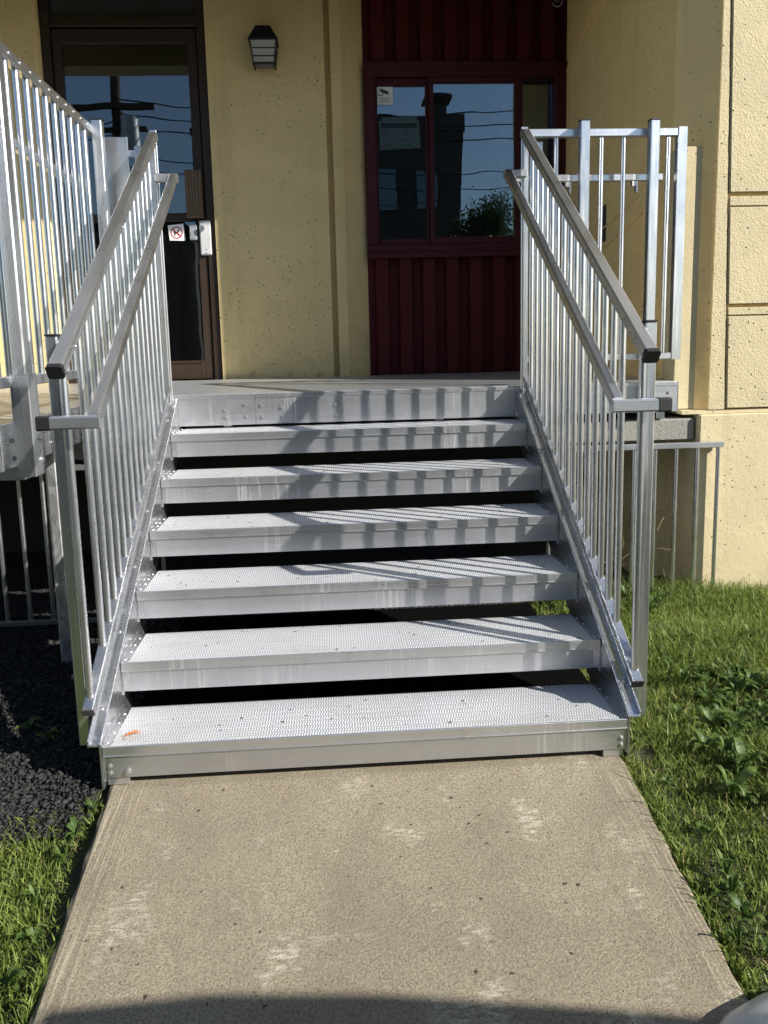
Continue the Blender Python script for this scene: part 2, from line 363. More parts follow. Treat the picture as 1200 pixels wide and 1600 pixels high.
def tag(o, label=None, cat=None, group=None, kind=None):
    if label: o['label'] = label
    if cat: o['category'] = cat
    if group: o['group'] = group
    if kind: o['kind'] = kind
    return o
def thing(name, label, cat, group=None, loc=(0, 0, 0)):
    o = bpy.data.objects.new(name, None); COL.objects.link(o); o.location = loc; o.empty_display_size = 0.1
    return tag(o, label, cat, group)
def part(name, mat, parent, *boxes, c=0.0, smooth=False):
    m = MB()
    for b in boxes: m.box(*b, c=c)
    return m.build(name, mat, parent, smooth)
def share(src, name, parent, loc, rot=None, scale=None):
    o = bpy.data.objects.new(name, src.data); COL.objects.link(o); o.parent = parent; o.location = loc
    if rot: o.rotation_euler = rot
    if scale: o.scale = scale
    return o

# ------------------------------------------------------------------ dimensions
H, RUN, HW = 0.1639, 0.245, 0.8275      # riser, tread run, half clear width
Z1 = 0.135                              # top of the lowest tread
ZL, YL = Z1 + 6 * H, 1.436              # landing deck height and front edge
SL = H / RUN

# ------------------------------------------------------------------ ground, path, mulch
def ground_z(x, y):
    z = 0.0
    if y < 0: z = 0.1 * max(y, -1.2)
    z -= 0.03
    if x < -0.8 and y < 0: z -= 0.045 * min(1, -y / 0.2)
    if x > 1.0 and y > 0: z += 0.03 * min(1, y / 1.4)
    return z
def make_ground():
    xs = np.concatenate([[-90, -40, -15, -6], np.arange(-3.5, 4.6, 0.1), [7, 15, 40, 90]])
    ys = np.concatenate([[-90, -40, -15, -6], np.arange(-3.5, 4.6, 0.1), [7, 15, 40, 90]])
    vs_ = []; n = len(ys)
    for x in xs:
        for y in ys:
            near = abs(x) < 5 and abs(y) < 5
            b = 0.012 * math.sin(x * 7.1 + y * 3) * math.sin(y * 6.3 - x * 2) if near and abs(x) > 0.95 else 0
            vs_.append((x, y, ground_z(x, y) + b))
    fs = [(i * n + j, (i + 1) * n + j, (i + 1) * n + j + 1, i * n + j + 1) for i in range(len(xs) - 1) for j in range(n - 1)]
    m = MB(); m.add(vs_, fs); o = m.build('ground', M_SOIL); o.data.polygons.foreach_set('use_smooth', [True] * len(o.data.polygons))
    return tag(o, 'dark soil ground under the grass and beds', kind='structure')
make_ground()
# concrete path: slab, slopes gently down towards the viewer
def make_path():
    rows = 24; prof = []
    vs_, fs = [], []
    cols = [-1, -0.985, -0.9, -0.5, 0, 0.5, 0.9, 0.985, 1]
    for i in range(rows + 1):
        y = 0.12 - i * (0.12 + 0.90) / rows; z = 0.1 * min(y, 0); hw = 0.815 + 0.055 * min(y, 0)
        for c_ in cols:
            jit = 0.004 * math.sin(y * 41 + c_ * 3) if abs(c_) == 1 else 0
            vs_.append((c_ * hw + jit, y, z - (0.010 if abs(c_) == 1 else 0)))
        vs_.append((-hw - 0.006, y, z - 0.12)); vs_.append((hw + 0.006, y, z - 0.12))
    k = len(cols) + 2
    for i in range(rows):
        a_ = i * k; b_ = a_ + k
        for j in range(len(cols) - 1): fs.append((a_ + j, b_ + j, b_ + j + 1, a_ + j + 1))
        fs.append((a_ + len(cols), b_ + len(cols), b_, a_)); fs.append((a_ + len(cols) - 1, b_ + len(cols) - 1, b_ + len(cols) + 1, a_ + len(cols) + 1))
    e0 = rows * k
    fs.append(tuple([e0 + len(cols)] + [e0 + j for j in range(len(cols))] + [e0 + len(cols) + 1]))
    m = MB(); m.add(vs_, fs); o = m.build('concrete_path', M_PATH)
    return tag(o, 'worn tan concrete path leading to the stairs', kind='structure')
make_path()

# ------------------------------------------------------------------ building
B = thing('building', 'cream concrete building with a red steel bay and recessed glazed entrance', 'building', loc=(0, 3.2, 0))
B_INV = Matrix.Translation((0, -3.2, 0))
def bpart(o):    # keep world coordinates although the Empty stands at the wall's foot
    o.matrix_parent_inverse = B_INV; return o
YW, YD, YR = 3.18, 3.22, 3.26
XD0, XD1 = -1.945, -0.855               # door opening
# main back wall right of the door: flat panel, groove, strip, splayed return to the red bay
prof = [(XD1, YW + 0.25), (XD1, YW), (-0.061, YW), (-0.054, YW + 0.060), (-0.028, YW + 0.060), (-0.018, YW), (0.052, YW), (0.060, YW + 0.006), (0.206, YR + 0.03), (0.206, YW + 0.25)]
bpart(MB().prism(prof, 'z', 0.0, 4.06).build('wall', M_WALL, B))
prof = [(-6.0, YW + 0.25), (-6.0, YW - 0.02), (-1.975, YW - 0.02), (-1.962, YW - 0.008), (XD0, YW + 0.03), (XD0, YW + 0.25)]
bpart(MB().prism(prof, 'z', 0.0, 4.06).build('wall', M_WALL, B))
bpart(part('threshold_wall', M_WALL, B, (XD0, XD1, YD - 0.01, YW + 0.25, 0.0, ZL - 0.012)))
# side wall with splayed front arris, and the pillar carcass
prof = [(1.638, YR + 0.3), (1.638, YR), (1.668, 1.62), (1.690, 1.60), (1.815, 1.484), (1.822, 1.472), (1.826, 1.470), (1.830, 1.470), (1.830, 1.70), (2.3, 1.70), (2.3, YR + 0.3)]
bpart(MB().prism(prof, 'z', 0.968, 4.06).build('side_wall', M_SIDE, B))
# hairline formwork seams and a conduit on the side wall
def sx(y): return 1.638 + (1.668 - 1.638) * (YR - y) / (YR - 1.62)
for (y0, z0, y1, z1, w_) in ((3.22, 3.20, 2.05, 3.72, 0.022), (3.20, 3.12, 2.05, 3.60, 0.008), (3.05, 1.92, 2.00, 2.12, 0.010), (2.95, 1.80, 1.95, 2.02, 0.010), (2.4, 1.46, 1.72, 1.50, 0.010)):
    bpart(MB().bar((sx(y0) - 0.002, y0, z0), (sx(y1) - 0.002, y1, z1), 0.012, w_, 0.002, side=(1, 0, 0)).build('seam', M_SIDE, B))
bpart(part('slot', M_DARKMETAL, B, (sx(2.52) - 0.004, sx(2.52) + 0.03, 2.47, 2.52, 1.94, 2.16)))
# pillar face: raised rough panels with open joints; first a plain margin strip at the arris is the carcass itself
pan = [(0.972, 1.434, 0.0), (1.438, 1.478, 0.004), (1.492, 1.962, 0.0), (1.966, 2.014, 0.004), (2.030, 2.958, 0.0), (2.962, 3.005, 0.004), (3.02, 4.06, 0.0)]
for z0, z1, rec in pan:
    m = MB(); bm = bmesh.new(); bmesh.ops.create_cube(bm, size=1)
    xa = lambda z: 1.9165 - 0.0268 * (z - 0.966)
    for q in bm.verts: q.co = Vector((xa((z0 + z1) / 2 + q.co.z * (z1 - z0)) if q.co.x < 0 else 3.6, 1.562 + rec + q.co.y * 0.20, (z0 + z1) / 2 + q.co.z * (z1 - z0)))
    bmesh.ops.bevel(bm, geom=list(bm.edges), offset=0.0045, segments=2, affect='EDGES')
    bm.verts.index_update()
    m.add([q.co.copy() for q in bm.verts], [[q.index for q in f.verts] for f in bm.faces]); bm.free()
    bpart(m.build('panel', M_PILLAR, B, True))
# margin strip between the arris and the panels, its right edge slightly crooked
zz = 0.968; rj = random.Random(12)
right = []
while zz < 4.06:
    right.append((1.909 - 0.0268 * (zz - 0.966) + rj.uniform(-0.0025, 0.0025), zz)); zz += 0.055
m = MB(); n_ = len(right)
vs_ = []
for (x_, z_) in right: vs_ += [(1.8262, 1.4698, z_), (x_, 1.4698, z_), (x_, 1.60, z_)]
m.add(vs_, [f for i in range(n_ - 1) for f in ((3 * i, 3 * i + 1, 3 * i + 4, 3 * i + 3), (3 * i + 1, 3 * i + 2, 3 * i + 5, 3 * i + 4))])
bpart(m.build('margin', M_PILLAR, B))
bpart(part('joint_backing', M_SIDE, B, (1.835, 3.6, 1.486, 1.69, 0.9685, 4.06)))
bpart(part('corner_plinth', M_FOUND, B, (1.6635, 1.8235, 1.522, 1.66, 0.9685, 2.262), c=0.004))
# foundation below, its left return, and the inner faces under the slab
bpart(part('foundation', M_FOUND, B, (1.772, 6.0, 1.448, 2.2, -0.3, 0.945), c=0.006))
bpart(part('foundation_ledge', M_FOUND, B, (1.69, 6.0, 1.475, 2.2, 0.9465, 0.966)))
bpart(part('foundation_return', M_FOUND, B, (1.60, 1.771, 1.80, 2.2, -0.3, 0.80), (1.50, 1.599, 2.05, 2.2, -0.3, 0.80)))
bpart(part('foundation_back', plain('shade_dark_concrete', (0.05, 0.047, 0.04), 0.95), B, (-6.0, 1.49, 2.9, 3.1, -0.3, 0.80)))  # back wall colour darkened to paint in the shade below the decks
m = MB().box(-6.0, 1.765, 1.482, 3.17, 0.812, 0.925, c=0.008)
bpart(m.build('porch_slab', M_CONC, B))
# upper storey above the recess (seen in the polished rails and doing the shading)
bpart(part('entrance_beam', M_SOFFIT, B, (-6.0, 1.63, 1.82, 2.05, 3.67, 4.069)))
bpart(part('upper_wall', plain('darkened_grey_cladding', (0.17, 0.165, 0.155), 0.8, 0, 3, 0.25), B, (-6.0, 6.0, 1.47, 3.6, 4.07, 8.0)))  # wall colour darkened so the handrails mirror a shaded tone
bpart(part('rear_closure', M_INSIDE, B, (-6.0, 6.0, 4.6, 4.7, 0.0, 4.06), (-6.0, -5.9, 3.5, 4.6, 0.0, 4.06), (5.9, 6.0, 3.5, 4.6, 0.0, 4.06), (-5.9, 5.9, 3.5, 4.6, 4.061, 4.12), (-5.9, 5.9, 3.5, 4.6, 0.9, 0.95)))
bpart(part('partition', M_INSIDE, B, (-0.2, -0.1, 3.44, 4.6, 0.95, 4.06)))

# red corrugated steel above and below the window
def corrugated(z0, z1, name, off):
    x0, x1, per, dep = 0.207, 1.637, 0.1700, 0.050
    pts = []; x = x0 + off - per
    while x < x1 + per:
        for dx, y in ((0, 0), (0.012, -dep), (0.098, -dep), (0.110, 0)): pts.append((x + dx, YR + 0.03 + y))
        x += per
    q = []
    for (xa, ya), (xb, yb) in zip(pts, pts[1:]):
        for X in (x0, x1):
            if xa < X < xb: q.append((X, ya + (yb - ya) * (X - xa) / (xb - xa)))
        if x0 <= xb <= x1: q.append((xb, yb))
    q.sort()
    n = len(q)
    m = MB(); m.add([(x, y, z0) for x, y in q] + [(x, y, z1) for x, y in q] + [(x, y + 0.004, z0) for x, y in q] + [(x, y + 0.004, z1) for x, y in q],
                    [(i, i + 1, n + i + 1, n + i) for i in range(n - 1)] + [(2 * n + i + 1, 2 * n + i, 3 * n + i, 3 * n + i + 1) for i in range(n - 1)])
    o = bpart(m.build(name, M_RED, B))
    for i in range(8):
        xs_ = x0 + off + 0.140 + (i - 0) * per
        if xs_ < x1 - 0.02:
            for zz in ((z0 + 0.05, z1 - 0.05) if z1 < 2.5 else ()):
                MB().cyl((xs_, YR + 0.031, zz), (xs_, YR + 0.022, zz), 0.006, 8).build('screw', M_REDFRAME, o)
    return o
corrugated(ZL + 0.0, 1.955, 'corrugated_panel', 0.045)
corrugated(3.262, 4.06, 'corrugated_panel', 0.050)
for z0, z1 in ((ZL - 0.1, 1.94), (3.27, 4.06)): bpart(part('cladding_backing', M_INSIDE, B, (0.207, 1.637, YR + 0.06, YR + 0.10, z0, z1)))

# sliding window in the red bay
W_ = bpart(part('window', M_REDFRAME, B, (0.208, 1.638, YR - 0.030, YR + 0.09, 3.172, 3.258), (0.208, 1.638, YR - 0.030, YR + 0.09, 1.958, 2.040),
          (0.208, 0.286, YR - 0.0295, YR + 0.0895, 2.0401, 3.1719), (1.556, 1.637, YR - 0.0295, YR + 0.0895, 2.0401, 3.1719), c=0.006))
part('sill', M_REDFRAME, W_, (0.212, 1.634, YR - 0.052, YR - 0.0305, 1.942, 1.985), c=0.004)
part('head_trim', M_REDFRAME, W_, (0.206, 1.640, YR - 0.040, YR - 0.0305, 3.235, 3.268), c=0.003)
# left fixed light
part('sash', M_REDFRAME, W_, (0.2865, 0.300, YR + 0.010, YR + 0.040, 2.0405, 3.170), (0.640, 0.668, YR + 0.010, YR + 0.040, 2.0405, 3.170), (0.3001, 0.6399, YR + 0.010, YR + 0.040, 3.122, 3.170), (0.3001, 0.6399, YR + 0.010, YR + 0.040, 2.0405, 2.082), c=0.002)
part('pane', M_GLASS, W_, (0.299, 0.641, YR + 0.022, YR + 0.028, 2.081, 3.123))
# sliding sash in front
part('sash', M_REDFRAME, W_, (0.662, 0.694, YR - 0.022, YR + 0.009, 2.0405, 3.170), (1.272, 1.325, YR - 0.022, YR + 0.009, 2.0405, 3.170), (0.6941, 1.2719, YR - 0.022, YR + 0.009, 3.130, 3.170), (0.6941, 1.2719, YR - 0.022, YR + 0.009, 2.0405, 2.088), c=0.002)
part('pane', M_GLASS, W_, (0.693, 1.273, YR - 0.010, YR - 0.004, 2.087, 3.131))
part('pane', M_GLASS, W_, (1.326, 1.555, YR + 0.060, YR + 0.066, 2.041, 3.171))
part('insect_screen', M_INSIDE, W_, (1.326, 1.555, YR + 0.070, YR + 0.074, 2.041, 3.171))
bpart(part('room_back', M_INSIDE, B, (0.206, 1.70, 4.2, 4.25, 0.96, 4.05)))
# curtain/blind strip faintly seen behind the right pane
bpart(part('blind', plain('pale_blind', (0.30, 0.31, 0.30), 0.8), B, (1.215, 1.262, YR + 0.16, YR + 0.20, 2.09, 3.10)))

# glazed entrance door
D = bpart(part('door', M_BROWN, B, (XD0, -1.885, YD - 0.02, YD + 0.07, ZL - 0.01, 3.70), (-0.916, XD1, YD - 0.02, YD + 0.07, ZL - 0.01, 3.70),
      (-1.8849, -0.9161, YD - 0.02, YD + 0.07, 3.488, 3.545), (-1.8849, -0.9161, YD - 0.02, YD + 0.07, 3.70, 4.06), c=0.004))
part('transom_glass', M_DOORGLASS, D, (-1.8848, -0.9162, YD + 0.02, YD + 0.026, 3.546, 3.699))
part('leaf_frame', M_BROWN, D, (-1.878, -1.820, YD - 0.005, YD + 0.045, ZL + 0.006, 3.478), (-0.985, -0.923, YD - 0.005, YD + 0.045, ZL + 0.006, 3.478),
     (-1.8199, -0.9851, YD - 0.005, YD + 0.045, 3.384, 3.478), (-1.8199, -0.9851, YD - 0.005, YD + 0.045, ZL + 0.006, 1.255), (-1.8199, -0.9851, YD - 0.003, YD + 0.043, 2.222, 2.278), c=0.004)
part('pane', M_DOORGLASS, D, (-1.8198, -0.9852, YD + 0.016, YD + 0.022, 2.279, 3.383))
part('pane', M_DOORGLASS, D, (-1.8198, -0.9852, YD + 0.016, YD + 0.022, 1.256, 2.221))
part('kick_trim', M_BROWN, D, (-1.80, -1.00, YD - 0.012, YD - 0.006, 1.236, 1.250), c=0.002)
hm = MB()
hm.box(-1.045, -0.930, YD - 0.050, YD - 0.035, 2.235, 2.555, c=0.004)
for k in range(5): hm.box(-1.037 + k * 0.021, -1.022 + k * 0.021, YD - 0.055, YD - 0.0505, 2.24, 2.55, c=0.001)
hm.box(-0.975, -0.945, YD - 0.0345, YD - 0.0055, 2.28, 2.30).box(-0.975, -0.945, YD - 0.0345, YD - 0.0055, 2.49, 2.51)
hm.build('pull_handle', M_HANDLE, D)
lk = part('lock_plate', plain('worn_aluminium_plate', (0.62, 0.61, 0.60), 0.42, 0.35, 14, 0.12), D, (-0.966, -0.888, YD - 0.030, YD - 0.0055, 1.985, 2.222), c=0.008)
m = MB(); m.cyl((-0.945, YD - 0.031, 2.168), (-0.945, YD - 0.046, 2.168), 0.019, 20); m.build('lock_cylinder', M_BOLT, D, True)
m = MB()
for (x, z, r) in ((-0.945, 2.164, 0.005), (-0.951, 2.208, 0.0035), (-0.938, 2.208, 0.0035), (-0.925, 2.022, 0.004), (-0.925, 1.998, 0.004)):
    yy = YD - 0.046 if r == 0.005 else YD - 0.0305
    m.cyl((x, yy - 0.0005, z), (x, yy - 0.002, z), r, 8)
m.build('lock_holes', M_BLACKINK, D)
part('latch_box', M_GALV, D, (-1.036, -0.987, YD - 0.018, YD + 0.014, 2.092, 2.195), c=0.003)
m = MB(); m.cyl((-1.90, YD - 0.030, 3.49), (-1.90, YD - 0.030, 3.56), 0.022, 12); m.build('door_closer_pivot', M_BROWN, D)

# no-dogs sign on the lower pane
S = thing('no_dogs_sign', 'small white square sign with red no-dogs circle on the brown glass door', 'sign', loc=(-1.132, YD + 0.014, 2.147))
m = MB(); q = [(-0.058, 0.050), (0.050, 0.060), (0.059, -0.056), (-0.050, -0.052)]
m.prism(q, 'y', 0, 0.0015); m.build('face', M_WHITE, S)
m = MB(); n_ = 40
rr = [(0.042, 0.034)]
vs_ = []
for k in range(n_):
    t_ = 2 * math.pi * k / n_; vs_ += [(0.042 * math.cos(t_), -0.0008, 0.042 * math.sin(t_)), (0.034 * math.cos(t_), -0.0008, 0.034 * math.sin(t_))]
m.add(vs_, [(2 * k, 2 * k + 1, (2 * k + 3) % (2 * n_), (2 * k + 2) % (2 * n_)) for k in range(n_)]); m.build('red_ring', M_REDINK, S)
m = MB(); m.prism([(-0.030, 0.022), (-0.025, 0.029), (0.031, -0.022), (0.026, -0.029)], 'y', -0.0012, -0.0008); m.build('red_slash', M_REDINK, S)
dog = [(-0.024, 0.010), (-0.019, 0.010), (-0.015, 0.004), (0.004, 0.006), (0.008, 0.014), (0.009, 0.024), (0.014, 0.019), (0.024, 0.014), (0.022, 0.009), (0.013, 0.007), (0.012, -0.006),
       (0.013, -0.022), (0.008, -0.022), (0.006, -0.009), (-0.008, -0.008), (-0.009, -0.016), (-0.006, -0.022), (-0.011, -0.022), (-0.015, -0.014), (-0.017, -0.022), (-0.021, -0.022), (-0.018, -0.006), (-0.019, 0.002)]
m = MB(); m.prism(dog, 'y', -0.0006, -0.0003); m.build('dog_symbol', M_BLACKINK, S)

# camera-surveillance sign in the window corner
S = thing('camera_sign', 'small white sticker with a black surveillance camera in the window corner', 'sign', loc=(0.357, YR + 0.020, 3.061))
m = MB(); m.box(-0.055, 0.055, -0.002, 0.0, -0.059, 0.059, c=0.0006); m.build('face', M_WHITE, S)
m = MB()
m.prism([(-0.035, 0.048), (0.026, 0.027), (0.022, 0.022), (0.008, 0.012), (-0.010, 0.018), (-0.030, 0.029), (-0.036, 0.038)], 'y', -0.0030, -0.0024)
m.prism([(0.010, 0.017), (0.024, 0.020), (0.026, 0.008), (0.020, 0.010), (0.016, 0.008), (0.008, 0.011)], 'y', -0.0030, -0.0024)
m.prism([(-0.016, 0.019), (-0.010, 0.018), (-0.018, 0.000), (-0.022, 0.000), (-0.046, -0.001), (-0.046, 0.003), (-0.022, 0.004)], 'y', -0.0036, -0.0031)
m.prism([(-0.050, 0.008), (-0.045, 0.005), (-0.045, -0.003), (-0.050, -0.006)], 'y', -0.0030, -0.0024)
m.build('camera_symbol', M_BLACKINK, S)
m = MB(); rnd = random.Random(3)
for z, x0, x1, hh in ((-0.017, -0.034, 0.036, 0.0055), (-0.029, -0.034, 0.034, 0.004), (-0.037, -0.044, 0.046, 0.004), (-0.046, -0.030, 0.046, 0.002)):
    x = x0
    while x < x1:
        w = rnd.uniform(0.002, 0.005); m.box(x, min(x + w, x1), -0.0030, -0.0024, z - hh / 2, z + hh / 2 * rnd.uniform(0.5, 1)); x += w + rnd.uniform(0.0006, 0.002)
m.build('fine_print', M_GREYINK, S)
# paper certificate taped inside the left pane
S = thing('paper_notice', 'framed paper certificate taped behind the left window pane', 'notice', loc=(0.459, YR + 0.045, 2.803))
m = MB(); m.prism([(-0.148, 0.096), (0.138, 0.100), (0.148, -0.088), (-0.143, -0.098)], 'y', 0.0, 0.002); m.build('sheet', M_PAPER, S)
m = MB(); m.prism([(-0.132, 0.098), (0.124, 0.100), (0.126, 0.128), (-0.118, 0.122)], 'y', 0.001, 0.003); m.build('plastic_sleeve', M_WHITE, S)
m = MB(); m.box(-0.134, 0.122, -0.0012, -0.0004, 0.050, 0.082); m.build('header_band', M_GREYINK, S)
m = MB(); rnd = random.Random(5)
for z, x0, x1, hh in ((0.038, -0.115, -0.09, 0.004), (0.038, 0.03, 0.06, 0.004), (0.030, 0.03, 0.045, 0.003), (0.014, -0.115, -0.085, 0.004), (0.006, -0.115, 0.0, 0.003), (0.014, 0.03, 0.06, 0.003), (0.004, 0.03, 0.045, 0.004), (-0.030, -0.035, 0.040, 0.006), (-0.060, -0.115, -0.05, 0.003), (-0.072, -0.115, -0.08, 0.003), (-0.068, 0.045, 0.088, 0.010), (-0.086, -0.12, 0.11, 0.003)):
    x = x0
    while x < x1:
        w = rnd.uniform(0.003, 0.009); m.box(x, min(x + w, x1), -0.0012, -0.0004, z - hh / 2, z + hh / 2 * rnd.uniform(0.4, 1)); x += w + rnd.uniform(0.001, 0.003)
m.build('print_lines', M_GREYINK, S)

# wall lantern
LX, LZ = -0.459, 3.190
LN = thing('wall_lantern', 'black metal carriage lantern with milky panes on the cream wall', 'lantern', loc=(LX, YW, LZ))
y0, y1 = -0.150, -0.012
part('back_plate', M_LANTERN, LN, (-0.050, 0.050, -0.011, -0.0005, 0.06, 0.24), c=0.003)
def frust(zb, zt, wb, wt, db, dt, name, mat, par, cap=True):
    yc = (y0 + y1) / 2
    v = [(sx_ * w_, yc + sy_ * d_, z_) for z_, w_, d_ in ((zb, wb, db), (zt, wt, dt)) for sx_, sy_ in ((-1, -1), (1, -1), (1, 1), (-1, 1))]
    mm = MB(); mm.add(v, [(0, 1, 5, 4), (1, 2, 6, 5), (2, 3, 7, 6), (3, 0, 4, 7)] + ([(3, 2, 1, 0), (4, 5, 6, 7)] if cap else [])); return mm.build(name, mat, par)
rf = frust(0.160, 0.245, 0.092, 0.048, 0.075, 0.040, 'roof', M_LANTERN, LN)
frust(0.147, 0.1595, 0.096, 0.096, 0.078, 0.078, 'eave', M_LANTERN, rf)
for k in range(4):
    MB().bar((-0.040 + k * 0.027, y0 + 0.0, 0.166), (-0.026 + k * 0.0173, y0 + 0.028, 0.244), 0.004, 0.004, 0.0005).build('roof_rib', M_LANTERN, rf)
frust(0.008, 0.146, 0.066, 0.084, 0.052, 0.066, 'milky_glass', M_FROST, LN, False)
m = MB()
yc = (y0 + y1) / 2
for sx_, sy_ in ((-1, -1), (1, -1), (1, 1), (-1, 1)):
    m.bar((sx_ * 0.068, yc + sy_ * 0.054, 0.0), (sx_ * 0.086, yc + sy_ * 0.068, 0.147), 0.008, 0.008, 0.001)
m.build('corner_bars', M_LANTERN, LN)
for z_ in (0.006, 0.050, 0.098):
    w_, d_ = 0.068 + 0.018 * z_ / 0.147, 0.054 + 0.014 * z_ / 0.147
    m = MB(); t_ = 0.006 if z_ > 0.01 else 0.011
    m.bar((-w_, yc - d_, z_), (w_, yc - d_, z_), t_, t_, 0.001); m.bar((-w_, yc - d_, z_), (-w_, yc + d_, z_), t_, t_, 0.001); m.bar((w_, yc - d_, z_), (w_, yc + d_, z_), t_, t_, 0.001)
    m.build('glazing_bar', M_LANTERN, LN)

# spot/camera bracket at the top right of the red bay
S = thing('wall_bracket', 'small grey metal bracket at the top corner of the red steel bay', 'bracket', loc=(1.565, YR, 3.66))
m = MB(); m.cyl((0, -0.012, 0.10), (0, -0.020, 0.00), 0.018, 10); m.build('arm', M_GALV, S, True)
m = MB(); pr = None
for k in range(9):
    t_ = math.pi * (1.05 + k / 8 * 0.95); p_ = (0.0 + 0.035 * math.cos(t_), -0.025, 0.0 + 0.035 * math.sin(t_))
    if pr: m.cyl(pr, p_, 0.006, 6)
    pr = p_
m.build('hook', M_GALV, S)

# ------------------------------------------------------------------ landing and walkway decks
LP = thing('landing_platform', 'aluminium landing deck at the top of the stairs', 'platform', loc=(0, YL, ZL))
INV = Matrix.Translation((0, -YL, -ZL))
def lpart(o): o.matrix_parent_inverse = INV; return o
XL0, XL1, XS = -1.125, 1.645, -0.458
for x0, x1 in ((-0.851, XS - 0.001), (XS + 0.001, XL1)):
    lpart(part('deck_panel', M_DECK, LP, (x0, x1, YL + 0.004, YW - 0.045, ZL - 0.03, ZL), c=0.0015))
    lpart(part('fascia', M_RISER, LP, (x0 + 0.0006, x1 - 0.0006, YL, YL + 0.0035, ZL - 0.150, ZL - 0.002), c=0.0008))
    lpart(part('fascia_lip', M_ALU_X, LP, (x0 + 0.0006, x1 - 0.0006, YL - 0.004, YL - 0.0003, ZL - 0.020, ZL - 0.001), c=0.001))
lpart(part('edge_beam', M_ALU_X, LP, (-0.85, XL1 - 0.004, YL + 0.005, YL + 0.045, ZL - 0.145, ZL - 0.031), (-0.85, XL1 - 0.004, 3.05, 3.09, ZL - 0.145, ZL - 0.031)))
lpart(part('end_plate', M_ALU_Y, LP, (XL1 + 0.0006, XL1 + 0.005, YL, YW - 0.05, ZL - 0.150, ZL - 0.001)))
for x in (-0.6, 0.45, 1.585):
    lpart(part('leg', M_ALU_Z, LP, (x - 0.022, x + 0.022, YL + 0.05, YL + 0.09, 0.927, ZL - 0.151), c=0.003))
bolt0 = None
for (x, z) in ((-0.605, 1.041), (-0.600, 1.006), (-0.505, 1.066), (-0.502, 1.008), (-0.428, 1.060), (-0.424, 1.004), (-0.330, 1.047), (-0.327, 1.004), (-0.068, 1.053), (-0.065, 1.004), (0.195, 1.058), (0.197, 1.001), (1.600, 1.065), (1.598, 1.005)):
    if bolt0 is None:
        mm = MB(); mm.cyl((0, 0, 0), (0, -0.003, 0), 0.0085, 12).cyl((0, -0.003, 0), (0, -0.007, 0), 0.0055, 6); bolt0 = mm.build('bolt', M_BOLT, LP)
        bolt0.location = (x, -0.0005, z - ZL)
    else: share(bolt0, 'bolt', LP, (x, -0.0005, z - ZL))

WP = thing('walkway_platform', 'aluminium walkway deck left of the stairs, raised above black mulch', 'platform', loc=(-1.5, 0.2, ZL))
WINV = Matrix.Translation((1.5, -0.2, -ZL))
def wpart(o): o.matrix_parent_inverse = WINV; return o
for y0_, y1_ in ((0.20, 0.398), (0.402, YW - 0.05)):
    wpart(part('deck_panel', M_DECK, WP, (-2.9, -1.131, y0_, y1_, ZL - 0.03, ZL), c=0.0015))
    wpart(part('fascia', M_ALU_Y, WP, (-1.130, -1.1262, y0_, (y1_ if y1_ < 1 else YL - 0.002), ZL - 0.148, ZL - 0.001), c=0.0008))
wpart(part('deck_strip', M_DECK, WP, (-1.1255, -0.8525, YL + 0.002, YW - 0.05, ZL - 0.03, ZL - 0.001)))
wpart(part('front_fascia', M_ALU_X, WP, (-2.9, -1.1305, 0.192, 0.1985, ZL - 0.148, ZL - 0.001)))
wpart(part('corner_fascia', M_ALU_X, WP, (-1.1255, -0.8525, YL - 0.003, YL + 0.001, ZL - 0.148, ZL - 0.002)))
wpart(part('edge_beam', M_ALU_Y, WP, (-1.175, -1.134, 0.205, 3.0, ZL - 0.145, ZL - 0.031), (-2.9, -1.18, 0.21, 0.25, ZL - 0.145, ZL - 0.031)))
wpart(part('support_bracket', M_ALU_X, WP, (-1.26, -1.098, 0.29, 0.36, ZL - 0.192, ZL - 0.149), (-1.30, -1.10, 0.40, 0.46, ZL - 0.182, ZL - 0.1495), c=0.003))
for (y_, z_) in ((0.28, 1.06), (0.29, 1.00), (0.60, 1.07), (0.61, 1.01), (0.66, 1.05), (0.50, 1.05), (0.50, 1.00)):
    b_ = share(bolt0, 'bolt', WP, (0.375 - 0.0, y_ - 0.2, z_ - ZL), rot=(0, 0, math.radians(90)))
wpart(part('support_post', M_GALV, WP, (-1.303, -1.253, 0.975, 1.025, -0.05, 0.985), c=0.006))
wpart(part('support_post', M_GALV, WP, (-2.6, -2.55, 0.6, 0.65, -0.05, 0.965), c=0.006))

